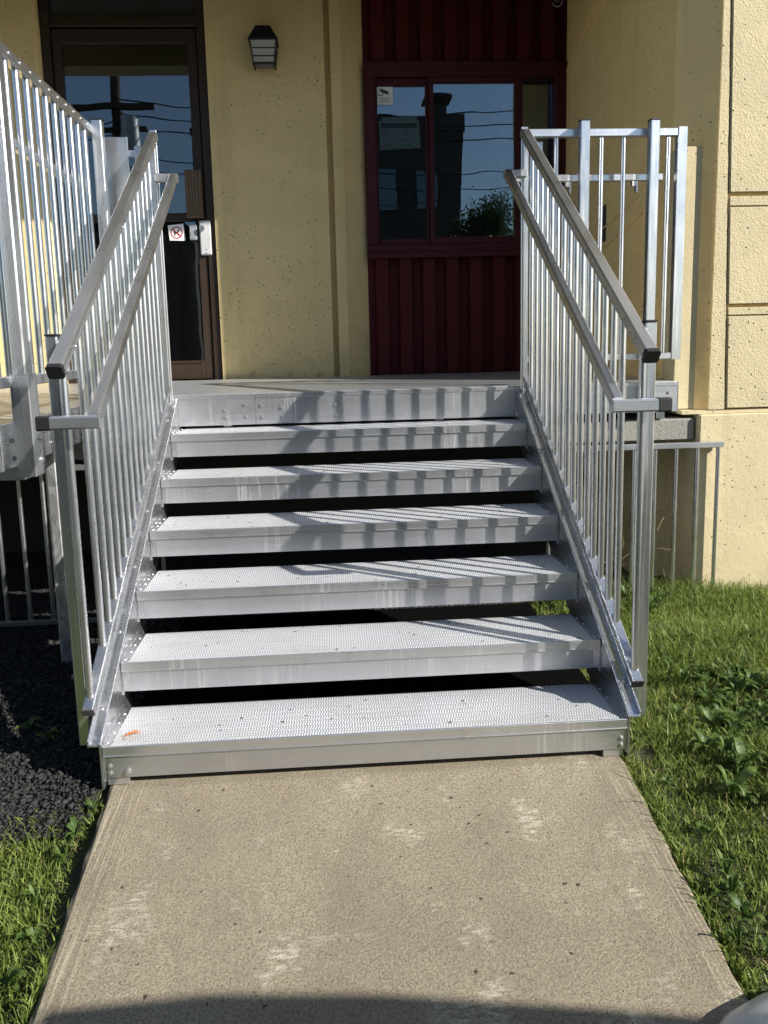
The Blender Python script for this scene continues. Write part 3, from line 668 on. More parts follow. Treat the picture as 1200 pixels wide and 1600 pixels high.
# ------------------------------------------------------------------ staircase
ST = thing('metal_stairs', 'open-riser aluminium stairs with six serrated treads', 'stairs')
for s in (-1, 1):
    xi, xo = s * HW, s * (HW + 0.006)
    poly = [(0.0, 0.0 - 0.004), (0.0, Z1 + 0.004), (YL - 0.004, Z1 + 0.004 + SL * (YL - 0.004)), (YL - 0.004, Z1 + SL * (YL - 0.004) - 0.230), (0.20, 0.0 - 0.004)]
    m = MB(); m.prism(poly, 'x', min(xi, xo), max(xi, xo))
    sg = m.build('stringer', M_ALU_Y, ST)
    # outward top flange, upturned lip and a rolled inner edge
    m = MB(); dz_ = 0.0045
    m.add([(s * (HW - 0.0005), -0.002, Z1 + dz_), (s * (HW + 0.040), -0.002, Z1 + dz_), (s * (HW + 0.040), YL - 0.006, Z1 + dz_ + SL * (YL - 0.004)), (s * (HW - 0.0005), YL - 0.006, Z1 + dz_ + SL * (YL - 0.004)),
           (s * (HW - 0.0005), -0.002, Z1 + dz_ + 0.005), (s * (HW + 0.040), -0.002, Z1 + dz_ + 0.005), (s * (HW + 0.040), YL - 0.006, Z1 + dz_ + 0.005 + SL * (YL - 0.004)), (s * (HW - 0.0005), YL - 0.006, Z1 + dz_ + 0.005 + SL * (YL - 0.004))],
          [(0, 1, 2, 3), (4, 5, 6, 7), (0, 1, 5, 4), (2, 3, 7, 6), (1, 2, 6, 5), (0, 3, 7, 4)])
    m.build('flange', M_ALU_Y, sg)
    m = MB(); m.cyl((s * (HW + 0.0025), -0.003, Z1 + 0.0095), (s * (HW + 0.0025), YL - 0.007, Z1 + 0.0095 + SL * (YL - 0.004)), 0.0045, 10); m.build('rolled_edge', M_ALU_Y, sg, True)
    m = MB(); m.bar((s * (HW + 0.037), -0.003, Z1 + 0.018), (s * (HW + 0.037), YL - 0.007, Z1 + 0.018 + SL * (YL - 0.004)), 0.005, 0.018, 0.001); m.build('flange_lip', M_ALU_Y, sg)
    for k in range(6):
        yb = 0.10 + k * 0.24
        mm = MB(); mm.cyl((s * (HW + 0.022), yb, Z1 + SL * yb + 0.008), (s * (HW + 0.022), yb - 0.002, Z1 + SL * yb + 0.0145), 0.006, 8); mm.build('rivet', M_BOLT, sg)
rivet0 = None
for i in range(6):
    y, z = i * RUN, Z1 + i * H
    dpt = 0.2516
    hw = HW - 0.026
    T = part('tread', M_TREAD, ST, (-hw, hw, y + 0.0085, y + dpt, z - 0.030, z - 0.0005), c=0.001)
    # nosing extrusion: front face, small drip groove
    m = MB(); m.box(-HW + 0.003, HW - 0.003, y, y + 0.008, z - 0.033, z, c=0.0012); m.box(-HW + 0.004, HW - 0.004, y - 0.0022, y - 0.0002, z - 0.0325, z - 0.029, c=0.0004)
    m.build('nosing', M_ALU_X, T)
    part('riser_plate', M_RISER, T, (-HW + 0.026, HW - 0.026, y + 0.006, y + 0.010, z - 0.105, z - 0.0335), (-HW + 0.026, HW - 0.026, y + 0.010, y + 0.040, z - 0.105, z - 0.101))
    part('rear_lip', M_ALU_X, T, (-hw, hw, y + dpt + 0.0005, y + dpt + 0.004, z - 0.055, z - 0.001))
    for s in (-1, 1):
        xa, xb = sorted((s * (hw + 0.0006), s * (HW - 0.0006)))
        # end bracket: flat top flange, upright web against the stringer, front tab
        br = part('end_bracket', M_ALU_Y, T, (xa, xb, y + 0.009, y + dpt - 0.002, z - 0.004, z - 0.001))
        xw0, xw1 = sorted((s * (HW - 0.005), s * (HW - 0.0006)))
        part('bracket_web', M_ALU_Z, br, (xw0, xw1, y + 0.012, y + dpt, z - 0.0005, z + 0.012), (xw0, xw1, y + 0.012, y + dpt, z - 0.12, z - 0.0045))
        xt0, xt1 = sorted((s * (HW - 0.0255), s * (HW - 0.0055)))
        part('front_tab', M_ALU_Z, br, (xt0, xt1, y + 0.0062, y + 0.011, z - 0.105, z - 0.0335), c=0.0006)
        for k, (dx, yy) in enumerate(((0.013, 0.03), (0.010, 0.09), (0.013, 0.15), (0.010, 0.21))):
            loc = (s * (hw + dx), y + yy, z - 0.001)
            if rivet0 is None:
                mm = MB(); mm.cyl((0, 0, 0), (0, 0, 0.0025), 0.0045, 8, 0.003); rivet0 = mm.build('rivet', M_BOLT, br); rivet0.location = loc
            else: share(rivet0, 'rivet', br, loc)
# adjustable feet on the concrete and their bolts
for s in (-1, 1):
    f0, f1 = sorted((s * (HW - 0.075), s * (HW - 0.008)))
    ft = part('foot', M_ALU_X, ST, (f0, f1, 0.013, 0.06, 0.0015, 0.026), (f0 + 0.004, f1 - 0.004, 0.012, 0.016, 0.0262, 0.072), c=0.002)
    for dz_ in (0.045, 0.068):
        share(bolt0, 'bolt', ft, (s * (HW - 0.020), 0.0058, dz_), scale=(0.9, 0.9, 0.9))
for sx_, sz_ in ((-0.754, 0.047), ):
    share(bolt0, 'bolt', ST, (sx_, 0.0055, sz_), scale=(1.3, 1.3, 1.3))

# stair side railings
def rail_z(y): return 1.291 + 0.7065 * (y + 0.01)
def stair_railing(s, label):
    R = thing('stair_railing', label, 'railing', 'railings up both sides of the stairs')
    xr, xh, xp = s * 0.862, s * 0.770, s * 0.869
    Y0, Y1 = -0.012, 1.425
    m = MB(); m.bar((xr, Y0, rail_z(Y0)), (xr, Y1, rail_z(Y1)), 0.044, 0.040, 0.006); 
    m.bar((xr - s * 0.0225, Y0 + 0.002, rail_z(Y0) - 0.007), (xr - s * 0.0225, Y1, rail_z(Y1) - 0.007), 0.003, 0.006, 0.001)
    tr = m.build('top_rail', M_RAIL, R)
    d = Vector((0, 1, 0.7065)).normalized()
    p = Vector((xr, Y0, rail_z(Y0))); m = MB(); m.bar(p - d * 0.012, p + d * 0.004, 0.047, 0.043, 0.005); m.build('end_cap', M_CAP, tr)
    for yb in (0.10, 0.72, 1.38):
        share(rivet0, 'rivet', tr, (s * 0.8395, yb, rail_z(yb) - 0.012), rot=(0, -s * math.pi / 2, 0), scale=(1.3, 1.3, 1.3))
    # graspable inner handrail with returns
    h0, h1 = 0.005, 1.37
    hz = lambda y: 1.146 + 0.705 * y
    m = MB(); m.bar((xh, h0, hz(h0)), (xh, 0.795, hz(0.795)), 0.034, 0.040, 0.006); hr = m.build('hand_rail', M_RAIL, R)
    m = MB(); m.bar((xh, 0.798, hz(0.798)), (xh, h1, hz(h1)), 0.034, 0.040, 0.006); m.build('upper_length', M_RAIL, hr)
    m = MB(); m.bar((xh - s * 0.017, h0 - 0.004, hz(h0) - 0.010), (xh + s * 0.122, h0 - 0.004, hz(h0) - 0.010), 0.034, 0.038, 0.005, side=(0, 1, 0)); m.build('lower_return', M_ALU_X, hr)
    m = MB(); m.bar((xh + s * 0.1225, h0 - 0.004, hz(h0) - 0.010), (xh + s * 0.160, h0 - 0.004, hz(h0) - 0.010), 0.038, 0.042, 0.005, side=(0, 1, 0)); m.build('end_cap', M_CAP, hr)
    m = MB(); m.bar((xh - s * 0.017, h1 + 0.012, hz(h1) + 0.000), (xh + s * 0.085, h1 + 0.012, hz(h1) + 0.000), 0.034, 0.036, 0.005, side=(0, 1, 0)); m.build('upper_return', M_ALU_X, hr)
    # sloping bottom rail
    bz = lambda y: Z1 + SL * y + 0.083
    m = MB(); m.bar((s * 0.867, 0.030, bz(0.030)), (s * 0.867, 1.40, bz(1.40)), 0.034, 0.030, 0.003); br = m.build('bottom_rail', M_ALU_Y, R)
    p = Vector((s * 0.867, 0.030, bz(0.030))); dd = Vector((0, 1, SL)).normalized()
    m = MB(); m.bar(p - dd * 0.004, p + dd * 0.001, 0.037, 0.031, 0.002); m.build('end_cap', M_CAP if s > 0 else M_DARKMETAL, br)
    for k in range(5):
        yb = 0.09 + k * 0.31
        part('standoff', M_ALU_Z, br, tuple([*sorted((s * 0.8585, s * 0.8795)), yb, yb + 0.02, Z1 + SL * yb + 0.03, bz(yb) - 0.004]))
    # pickets
    ys = [0.062] + [0.217 + 0.0792 * k for k in range(15)]
    for k, yp in enumerate(ys):
        m = MB(); jx, jy = random.uniform(-0.0015, 0.0015), random.uniform(-0.0025, 0.0025); m.cyl((xp, yp, bz(yp) + 0.012), (xp + jx, yp + jy, rail_z(yp) - 0.020), 0.0115, 14); m.build('picket', M_PICK, R, True)
    # posts: foot post outside, head post at the landing
    part('post', M_ALU_Z, R, tuple([*sorted((s * 0.8848, s * 0.921)), 0.078, 0.116, 0.100, 1.388]), c=0.004)
    part('post_cap', M_CAP, R, tuple([*sorted((s * 0.884, s * 0.922)), 0.077, 0.117, 1.3885, 1.394]), c=0.002)
    part('head_post', M_ALU_Z, R, tuple([*sorted((s * 0.846, s * 0.878)), 1.426, 1.4345, 1.02, 2.335]), tuple([*sorted((s * 0.850, s * 0.874)), 1.398, 1.4255, 1.02, 2.285]), c=0.003)
    part('post_bolt_plate', M_ALU_X, R, tuple([*sorted((s * 0.836, s * 0.8843)), 0.084, 0.108, 0.115, 0.130]))
    return R
stair_railing(-1, 'aluminium picket railing with double handrail on the left side of the stairs')
stair_railing(1, 'aluminium picket railing with double handrail on the right side of the stairs')

# guard railing on the right of the landing front
G = thing('guard_railing', 'aluminium guard railing on the landing right of the stairs, beside the cream pillar', 'railing', loc=(1.25, 1.46, ZL))
GI = Matrix.Translation((-1.25, -1.46, -ZL))
def gp(o): o.matrix_parent_inverse = GI; return o
gp(part('top_rail', M_ALU_X, G, (0.880, 1.613, 1.445, 1.480, 2.292, 2.330), c=0.004))
gp(part('bottom_rail', M_ALU_X, G, (0.880, 1.613, 1.448, 1.478, 1.232, 1.262), c=0.003))
ep = gp(part('end_plate', M_ALU_Z, G, (1.614, 1.658, 1.444, 1.448, 1.228, 2.335), (1.614, 1.618, 1.4485, 1.482, 1.23, 2.333), c=0.001))
for x in (0.905, 1.024, 1.243, 1.352, 1.572):
    m = MB(); m.cyl((x, 1.463, 1.2625), (x, 1.463, 2.2915), 0.0115, 14); gp(m.build('picket', M_PICK, G, True))
for x in (1.141, 1.476):
    po = gp(part('post', M_ALU_Z, G, (x - 0.022, x + 0.022, 1.388, 1.4315, ZL - 0.14, 2.352), c=0.004))
    part('post_cap', M_CAP, po, (x - 0.0225, x + 0.0225, 1.3875, 1.432, 2.3525, 2.357))
    part('rail_tie', M_ALU_Z, po, (x - 0.010, x + 0.010, 1.432, 1.4445, 2.30, 2.32), (x - 0.010, x + 0.010, 1.432, 1.4475, 1.237, 1.256))
hr = gp(part('hand_rail', M_ALU_X, G, (0.80, 1.21, 1.532, 1.562, 2.105, 2.140), (1.212, 1.585, 1.532, 1.562, 2.105, 2.140), c=0.004))
for x in (1.10, 1.435):
    part('rail_bracket', M_ALU_Z, hr, (x - 0.006, x + 0.022, 1.535, 1.556, 2.082, 2.1045), (x + 0.014, x + 0.022, 1.535, 1.556, 2.052, 2.0815))
for x in (0.95,): gp(part('inner_post', M_ALU_Z, G, (x - 0.018, x + 0.018, 1.49, 1.525, ZL + 0.002, 2.285), c=0.003))

# guard railing along the walkway on the left
G2 = thing('guard_railing', 'aluminium guard railing along the raised walkway at the left edge', 'railing', loc=(-1.12, 0.9, ZL))
G2I = Matrix.Translation((1.12, -0.9, -ZL))
def g2(o): o.matrix_parent_inverse = G2I; return o
tr = g2(part('top_rail', M_ALU_Y, G2, (-1.138, -1.102, -0.30, 1.355, 2.292, 2.332), c=0.004))
g2(part('bottom_rail', M_ALU_Y, G2, (-1.136, -1.104, -0.30, 1.355, 1.232, 1.268), c=0.003))
y_ = 0.471 - 0.088 * 8; k = 0
while y_ < 1.30:
    m = MB(); m.cyl((-1.12, y_, 1.2685), (-1.12, y_, 2.2915), 0.0115, 14); g2(m.build('picket', M_PICK, G2, True))
    share(rivet0, 'rivet', tr, (-1.1018, y_, 2.312), rot=(0, math.pi / 2, 0), scale=(1.3, 1.3, 1.3)).matrix_parent_inverse = Matrix.Identity(4)
    y_ += 0.088
po = g2(part('post', M_ALU_Z, G2, (-1.100, -1.056, 0.262, 0.306, 0.955, 2.40), c=0.005))
part('post_sleeve', M_ALU_Z, po, (-1.107, -1.050, 0.256, 0.2615, 0.942, 1.275), (-1.0555, -1.050, 0.262, 0.330, 0.942, 1.275), c=0.0008)
for zz in (1.06, 0.99): 
    b_ = share(bolt0, 'bolt', po, (-1.0498, 0.312, zz), rot=(0, 0, math.radians(90)), scale=(1.2, 1.2, 1.2))
po2 = g2(part('post', M_ALU_Z, G2, (-1.105, -1.061, 1.320, 1.364, ZL - 0.14, 2.352), c=0.004))
part('post_cap', M_CAP, po2, (-1.1055, -1.0605, 1.3195, 1.3645, 2.3525, 2.357))
g2(part('hand_rail', M_ALU_Y, G2, (-1.212, -1.180, -0.3, 1.40, 2.065, 2.102), c=0.004))
g2(part('closing_plate', M_ALU_Z, G2, (-1.096, -0.985, 1.455, 1.459, ZL + 0.002, 2.312), c=0.001))
g2(part('end_post', M_ALU_Z, G2, (-0.957, -0.920, 1.455, 1.490, ZL + 0.002, 2.272), c=0.003))
g2(part('end_rail', M_ALU_X, G2, (-0.984, -0.9575, 1.460, 1.485, 2.225, 2.255), (-0.984, -0.9575, 1.460, 1.485, 1.25, 1.28)))

# skirt railings closing off the space below the decks
def skirt(label, x0, x1, y, z0, z1, picks, bottom, loc):
    K = thing('skirt_railing', label, 'railing', 'low railings closing off the space under the decks', loc=loc)
    I = Matrix.Translation(tuple(-q for q in loc))
    def kp(o): o.matrix_parent_inverse = I; return o
    kp(part('top_rail', M_ALU_X, K, (x0, x1, y - 0.016, y + 0.016, z1 - 0.028, z1), c=0.003))
    if bottom: kp(part('bottom_rail', M_ALU_X, K, (x0, x1, y - 0.014, y + 0.014, z0, z0 + 0.026), c=0.003))
    for x in picks:
        m = MB(); m.cyl((x, y, z0 + (0.0262 if bottom else -0.03)), (x, y, z1 - 0.0282), 0.0105, 12); kp(m.build('picket', M_PICK, K, True))
    return K
K1 = skirt('low aluminium picket panel in the grass right of the stairs, against the foundation', 0.95, 1.878, 1.412, 0.02, 0.811, [0.986 + 0.1085 * k for k in range(9)], False, (1.4, 1.412, 0.0))
K2 = skirt('low aluminium picket panel in the dark below the left walkway', -2.35, -0.86, 1.432, 0.004, 0.80, [-2.27 + 0.1105 * k for k in range(13)], True, (-1.6, 1.432, 0.0))

# ------------------------------------------------------------------ plants and mulch
def blades(name, n, region, hmin, hmax, mat, label, clump=None, dens=None, wid=0.0028):
    """one mesh of bent grass blades (two quads + tip each); region(n)->x,y"""
    x, y = region(n); n = len(x)
    z = np.array([ground_z(a_, b_) for a_, b_ in zip(x, y)])
    hgt = rng.uniform(hmin, hmax, n) * (0.6 + 0.8 * rng.random(n))
    if clump is not None: hgt *= clump(x, y)
    ang = rng.uniform(0, 2 * math.pi, n); lean = rng.uniform(0.15, 0.95, n) * hgt; fa = rng.uniform(0, 2 * math.pi, n)
    w = wid * rng.uniform(0.6, 1.5, n)
    ca, sa = np.cos(ang) * w / 2, np.sin(ang) * w / 2
    lx, ly = np.cos(fa) * lean, np.sin(fa) * lean
    P = np.zeros((n, 7, 3))
    for r_, (t, lt, wf) in enumerate(((0, 0, 1.0), (0.5, 0.30, 0.85), (0.82, 0.66, 0.55))):
        P[:, 2 * r_, 0] = x + lx * lt - ca * wf; P[:, 2 * r_, 1] = y + ly * lt - sa * wf; P[:, 2 * r_, 2] = z - 0.01 + hgt * t
        P[:, 2 * r_ + 1, 0] = x + lx * lt + ca * wf; P[:, 2 * r_ + 1, 1] = y + ly * lt + sa * wf; P[:, 2 * r_ + 1, 2] = z - 0.01 + hgt * t
    P[:, 6, 0] = x + lx; P[:, 6, 1] = y + ly; P[:, 6, 2] = z - 0.01 + hgt * 0.93
    base = (np.arange(n) * 7)[:, None]
    tri = np.array([[0, 1, 3], [0, 3, 2], [2, 3, 5], [2, 5, 4], [4, 5, 6]])
    F = (base[:, None, :] + tri[None]).reshape(-1, 3)
    me = bpy.data.meshes.new(name); me.vertices.add(n * 7); me.vertices.foreach_set('co', P.reshape(-1))
    me.loops.add(len(F) * 3); me.loops.foreach_set('vertex_index', F.reshape(-1).astype(np.int32))
    me.polygons.add(len(F)); me.polygons.foreach_set('loop_start', np.arange(0, len(F) * 3, 3, dtype=np.int32))
    me.update(); me.validate(); me.materials.append(mat)
    o = bpy.data.objects.new(name, me); COL.objects.link(o)
    return tag(o, label, 'grass', kind='stuff')
def hwpath(y): return 0.815 + 0.055 * np.minimum(y, 0)
def reg_right(n):
    x = rng.uniform(0.76, 3.4, n * 4); y = rng.uniform(-1.7, 1.50, n * 4)
    ok = (x > np.where(y < 0.05, hwpath(y) + 0.010, 0.845 + 0.06 * (y > 0.13))) & ~((x > 1.77) & (y > 1.43)) & ~((x < 0.95) & (y > 0.02) & (y < 0.09)) & ~((y < -0.75) & (x < 1.2))
    k = rng.random(len(x)) < np.clip(1.15 - 0.42 * (x - 1.3), 0.18, 1) * np.where(x < 0.95, 0.55, 1)
    sel = np.where(ok & k)[0][:n]; return x[sel], y[sel]
def cl(x, y): return 0.55 + 0.75 * (0.5 + 0.5 * np.sin(x * 5.3 + 1.7 * np.sin(y * 4.1))) * (0.5 + 0.5 * np.sin(y * 6.7 + x * 2.1)) + 0.30 * (y > 0.5)
blades('lawn_grass', 135000, reg_right, 0.035, 0.085, M_GRASS, 'green lawn grass right of the path and stairs', cl, wid=0.0034)
def grass_edge(x): return -0.045 + 0.40 * (x + 0.84) + 0.02 * np.sin(x * 23)
def reg_left(n):
    x = rng.uniform(-2.3, -0.74, n * 4); y = rng.uniform(-1.6, 0.05, n * 4)
    ok = (x < -hwpath(y) - 0.010) & (y < np.minimum(grass_edge(x), -0.02) + rng.normal(0, 0.025, n * 4)) & (rng.random(n * 4) < np.where(x < -1.4, 0.4, 1.0))
    sel = np.where(ok)[0][:n]; return x[sel], y[sel]
blades('verge_grass', 38000, reg_left, 0.030, 0.070, M_GRASS, 'green grass verge left of the path', lambda x, y: 0.8 + 0.3 * np.sin(x * 9 + y * 5), wid=0.0032)
def reg_edge(n):
    y = rng.uniform(-0.95, 0.1, n); s = rng.choice([-1, 1], n); x = s * (hwpath(y) + 0.008 + np.abs(rng.normal(0, 0.02, n)))
    ok = ~((s < 0) & (y > -0.06)); return x[ok], y[ok]
blades('path_edge_grass', 3200, reg_edge, 0.02, 0.055, M_GRASS, 'short grass growing along both path edges', wid=0.0035)
M_STRAW = leafy('dry_straw', (0.20, 0.15, 0.06), (0.42, 0.35, 0.18))
blades('dry_grass', 5200, reg_right, 0.02, 0.07, M_STRAW, 'dead straw-coloured blades in the right lawn', wid=0.0030)
blades('dry_verge_grass', 2200, reg_left, 0.02, 0.05, M_STRAW, 'dead straw-coloured blades in the left verge', wid=0.0028)
def reg_near(n): return rng.uniform(-0.75, 0.6, n), rng.uniform(-1.30, -0.915, n)
blades('foreground_grass', 4000, reg_near, 0.03, 0.05, M_GRASS, 'grass at the near end of the concrete path', wid=0.0035)

# broad-leaved weeds
def leaf(m, base, yaw, length, width, lift, droop, notch=0.0):
    n = 6; rows = []
    for k in range(n + 1):
        t = k / n; r = length * t; zz = lift * length * math.sin(t * 1.9) - droop * length * t * t
        w = width * (math.sin(math.pi * min(1, t * 0.93 + 0.05)) ** 0.8) * (1 - notch * (k % 2)) + 0.0008
        c_, s_ = math.cos(yaw), math.sin(yaw)
        p = Vector((base[0] + c_ * r, base[1] + s_ * r, base[2] + zz)); sd_ = Vector((-s_, c_, 0)) * w / 2
        rows += [p - sd_ + Vector((0, 0, 0.18 * w)), p, p + sd_ + Vector((0, 0, 0.18 * w))]
    m.add(rows, [f for k in range(n) for f in ((3 * k, 3 * k + 1, 3 * k + 4, 3 * k + 3), (3 * k + 1, 3 * k + 2, 3 * k + 5, 3 * k + 4))])
weed_src = []
def weed_proto(kind, nl, L, Wd, lift, droop, notch):
    obs = []
    for k in range(nl):
        m = MB(); leaf(m, (0, 0, 0), 2 * math.pi * k / nl * 1.0 + random.uniform(-0.35, 0.35), L * random.uniform(0.6, 1.15), Wd * random.uniform(0.7, 1.2), lift * random.uniform(0.6, 1.5), droop, notch)
        obs.append(m)
    return obs
protos = [weed_proto('rosette', 11, 0.085, 0.022, 0.75, 0.30, 0.45), weed_proto('dock', 9, 0.085, 0.032, 0.95, 0.35, 0.12), weed_proto('plantain', 7, 0.055, 0.022, 0.8, 0.30, 0.0), weed_proto('sprig', 12, 0.05, 0.013, 1.5, 0.2, 0.15)]
pmesh = []
for pr in protos:
    l_ = []
    for m in pr:
        me = bpy.data.meshes.new('leaf'); me.from_pydata(m.v, [], m.f); me.materials.append(M_WEED); me.polygons.foreach_set('use_smooth', [True] * len(me.polygons)); l_.append(me)
    pmesh.append(l_)
def plant(k, x, y, s, label, group, z=None):
    z = ground_z(x, y) + 0.015 if z is None else z
    w = thing('broadleaf_weed', label, 'weed', group, loc=(x, y, z))
    w.rotation_euler = (random.uniform(-0.15, 0.15), random.uniform(-0.15, 0.15), random.uniform(0, 6.28)); w.scale = (s, s, s)
    for me in pmesh[k]:
        o = bpy.data.objects.new('leaf', me); COL.objects.link(o); o.parent = w
    return w
LB = 'broad-leaved green weed in the patch among the grass right of the stairs'
GR = 'weed patch right of the stairs'
rp = random.Random(21)
for i in range(105):
    y = rp.uniform(-0.25, 0.80); x = 1.28 + 0.40 * y + rp.gauss(0, 0.15)
    if x < 1.05 or x > 2.0: continue
    plant(rp.choice([0, 0, 0, 1, 2, 2, 3]), x, y, rp.uniform(0.6, 1.0), LB, GR)
for i in range(9):
    plant(rp.choice([0, 3, 3]), rp.uniform(1.02, 1.50), rp.uniform(1.15, 1.36), rp.uniform(0.8, 1.3), 'leafy weed sprouting at the foot of the low picket panel', 'weeds along the picket panel')
for i in range(10):
    y = rp.uniform(-0.9, -0.1); plant(rp.choice([2, 3]), float(hwpath(np.array(y))) + rp.uniform(0.03, 0.12), y, rp.uniform(0.55, 0.9), 'small weed beside the right edge of the path', 'weeds along the right path edge')
for i, (x, y, k, s_) in enumerate(((-0.845, -0.06, 2, 0.65), (-0.875, -0.13, 2, 0.75), (-0.875, -0.23, 3, 0.7), (-0.90, -0.36, 3, 0.6), (-0.87, -0.47, 2, 0.85), (-0.88, -0.60, 2, 1.0), (-0.93, -0.62, 0, 0.8), (-0.90, -0.72, 3, 0.8), (-1.06, -0.25, 3, 0.7), (-1.1, -0.45, 2, 0.7))):
    plant(k, x, y, s_, 'small broad-leaved weed at the left edge of the path', 'weeds along the left path edge')
for (x, y) in ((-1.22, 0.42), (-1.12, 0.34), (-1.3, 0.2)):
    plant(2, x, y, 0.9, 'weed seedling growing in the shaded black mulch', 'weeds in the mulch')
for (x, y) in ((0.16, -0.93), (0.28, -0.925), (0.42, -0.94), (0.55, -0.95)):
    plant(3, x, y, 0.8, 'leafy sprig at the near end of the path', 'sprigs at the near path end')

# mulch bed left of and below the stairs
m = MB()
xs = np.linspace(-3.2, 0.80, 60); ys = np.linspace(-0.14, 2.85, 46)
m.add([(x, y, ground_z(x, y) + 0.018 + 0.007 * math.sin(9 * x + 5 * y) - (0.06 if abs(x) < 0.86 and y < 1.45 else 0)) for x in xs for y in ys], [(i * 46 + j, (i + 1) * 46 + j, (i + 1) * 46 + j + 1, i * 46 + j + 1) for i in range(59) for j in range(45)])
o = m.build('mulch_bed', M_MULCH); tag(o, 'black mulch bed under the walkway and stairs', kind='structure')
tf = NT('black_gap_shade'); tf.set(color=tf.mix(tf.noise(tf.coord(), 40), (0.003, 0.003, 0.003), (0.006, 0.006, 0.006)), rough=1.0, spec=0.0)  # near-black sheet colour stands in for the shade between the treads
o = part('ground_shade_sheet', tf.m, None, (-0.85, 0.88, 0.13, 1.40, 0.010, 0.014)); tag(o, 'near-black sheet added under the stairs to darken the tread gaps', kind='structure')
def chips(n):
    x = rng.uniform(-2.4, -0.80, n); y = rng.uniform(-0.32, 1.6, n)
    ok = ((x < -0.845) | (y > 0.45)) & (y > grass_edge(x) - 0.05); x, y = x[ok], y[ok]; n = len(x)
    z = np.array([ground_z(a_, b_) for a_, b_ in zip(x, y)]) + 0.024 + rng.uniform(-0.006, 0.010, n)
    V = np.zeros((n, 6, 3)); sh = np.array([[1, 0, 0], [-1, 0, 0], [0, 1, 0], [0, -1, 0], [0, 0, 1], [0, 0, -1]], float)
    L = rng.uniform(0.004, 0.009, n) * np.where(rng.random(n) < 0.12, 2.2, 1.0); Wd = L * rng.uniform(0.35, 0.8, n); T = L * rng.uniform(0.2, 0.5, n)
    th = rng.uniform(0, 6.28, n); ti = rng.normal(0, 0.5, n)
    a1 = np.stack([np.cos(th) * np.cos(ti), np.sin(th) * np.cos(ti), np.sin(ti)], 1); a2 = np.stack([-np.sin(th), np.cos(th), np.zeros(n)], 1); a3 = np.cross(a1, a2)
    c = np.stack([x, y, z], 1)
    jit = lambda: rng.normal(0, 0.25, (n, 1))
    pts = [c + a1 * L[:, None] + a2 * Wd[:, None] * jit(), c - a1 * L[:, None] + a2 * Wd[:, None] * jit(), c + a2 * Wd[:, None] + a1 * L[:, None] * jit(), c - a2 * Wd[:, None] + a1 * L[:, None] * jit(), c + a3 * T[:, None], c - a3 * T[:, None]]
    V = np.stack(pts, 1)
    tri = np.array([[0, 2, 4], [2, 1, 4], [1, 3, 4], [3, 0, 4], [2, 0, 5], [1, 2, 5], [3, 1, 5], [0, 3, 5]])
    F = ((np.arange(n) * 6)[:, None, None] + tri[None]).reshape(-1, 3)
    me = bpy.data.meshes.new('mulch_chips'); me.vertices.add(n * 6); me.vertices.foreach_set('co', V.reshape(-1))
    me.loops.add(len(F) * 3); me.loops.foreach_set('vertex_index', F.reshape(-1).astype(np.int32)); me.polygons.add(len(F)); me.polygons.foreach_set('loop_start', np.arange(0, len(F) * 3, 3, dtype=np.int32))
    me.update(); me.validate(); me.materials.append(M_CHIP)
    o = bpy.data.objects.new('mulch_chips', me); COL.objects.link(o); tag(o, 'loose black mulch chips left of the stairs', 'mulch', kind='stuff')
chips(52000)
# dry stems tangled under the right side of the landing
m = MB(); rs = random.Random(4)
for k in range(12):
    p = Vector((rs.uniform(1.22, 1.42), rs.uniform(1.55, 1.75), 0.0)); d = Vector((rs.uniform(-0.3, 0.3), rs.uniform(-0.2, 0.2), 1)).normalized()
    for q in range(9):
        p2 = p + d * 0.07; m.cyl(p, p2, 0.0022, 5); p = p2; d = (d + Vector((rs.uniform(-0.6, 0.6), rs.uniform(-0.3, 0.3), rs.uniform(-0.5, 0.35)))).normalized()
tag(m.build('dry_stems', M_TWIG), 'tangle of dry vine stems in the dark under the landing', 'vine', kind='stuff')

# small litter on treads and path
S = MB(); rl = random.Random(8)
def grit(n):
    m = MB(); k = 0
    while k < n:
        if rl.random() < 0.82:
            i = rl.randrange(6); x, y, z = rl.uniform(-0.79, 0.79), i * RUN + rl.uniform(0.012, 0.245), Z1 + i * H + 0.0012
        else:
            y = rl.uniform(-0.82, -0.02); x = rl.uniform(-0.76, 0.76); z = 0.1 * y + 0.0012
        a_ = rl.uniform(0, 6.28); L_ = rl.uniform(0.002, 0.008); W2 = L_ * rl.uniform(0.2, 0.6); c_, s_ = math.cos(a_), math.sin(a_)
        m.add([(x - c_ * L_, y - s_ * L_, z), (x + s_ * W2, y - c_ * W2, z + 0.0015), (x + c_ * L_, y + s_ * L_, z + 0.001), (x - s_ * W2, y + c_ * W2, z + 0.002)], [(0, 1, 2, 3)]); k += 1
    return m
tag(grit(300).build('grit', plain('dark_plant_litter', (0.055, 0.042, 0.026), 0.9, 0, 60, 0.5)), 'scattered dark grit and leaf crumbs on the treads and path', 'litter', kind='stuff')
leafq = thing('fallen_leaf', 'small orange dry leaf at the left end of the lowest tread', 'leaf', loc=(-0.775, 0.055, Z1 + 0.002))
m = MB(); leaf(m, (0, 0, 0), 0.3, 0.055, 0.022, 0.15, 0.05, 0.3); m.build('blade', plain('dry_orange_leaf', (0.42, 0.16, 0.06), 0.8), leafq)

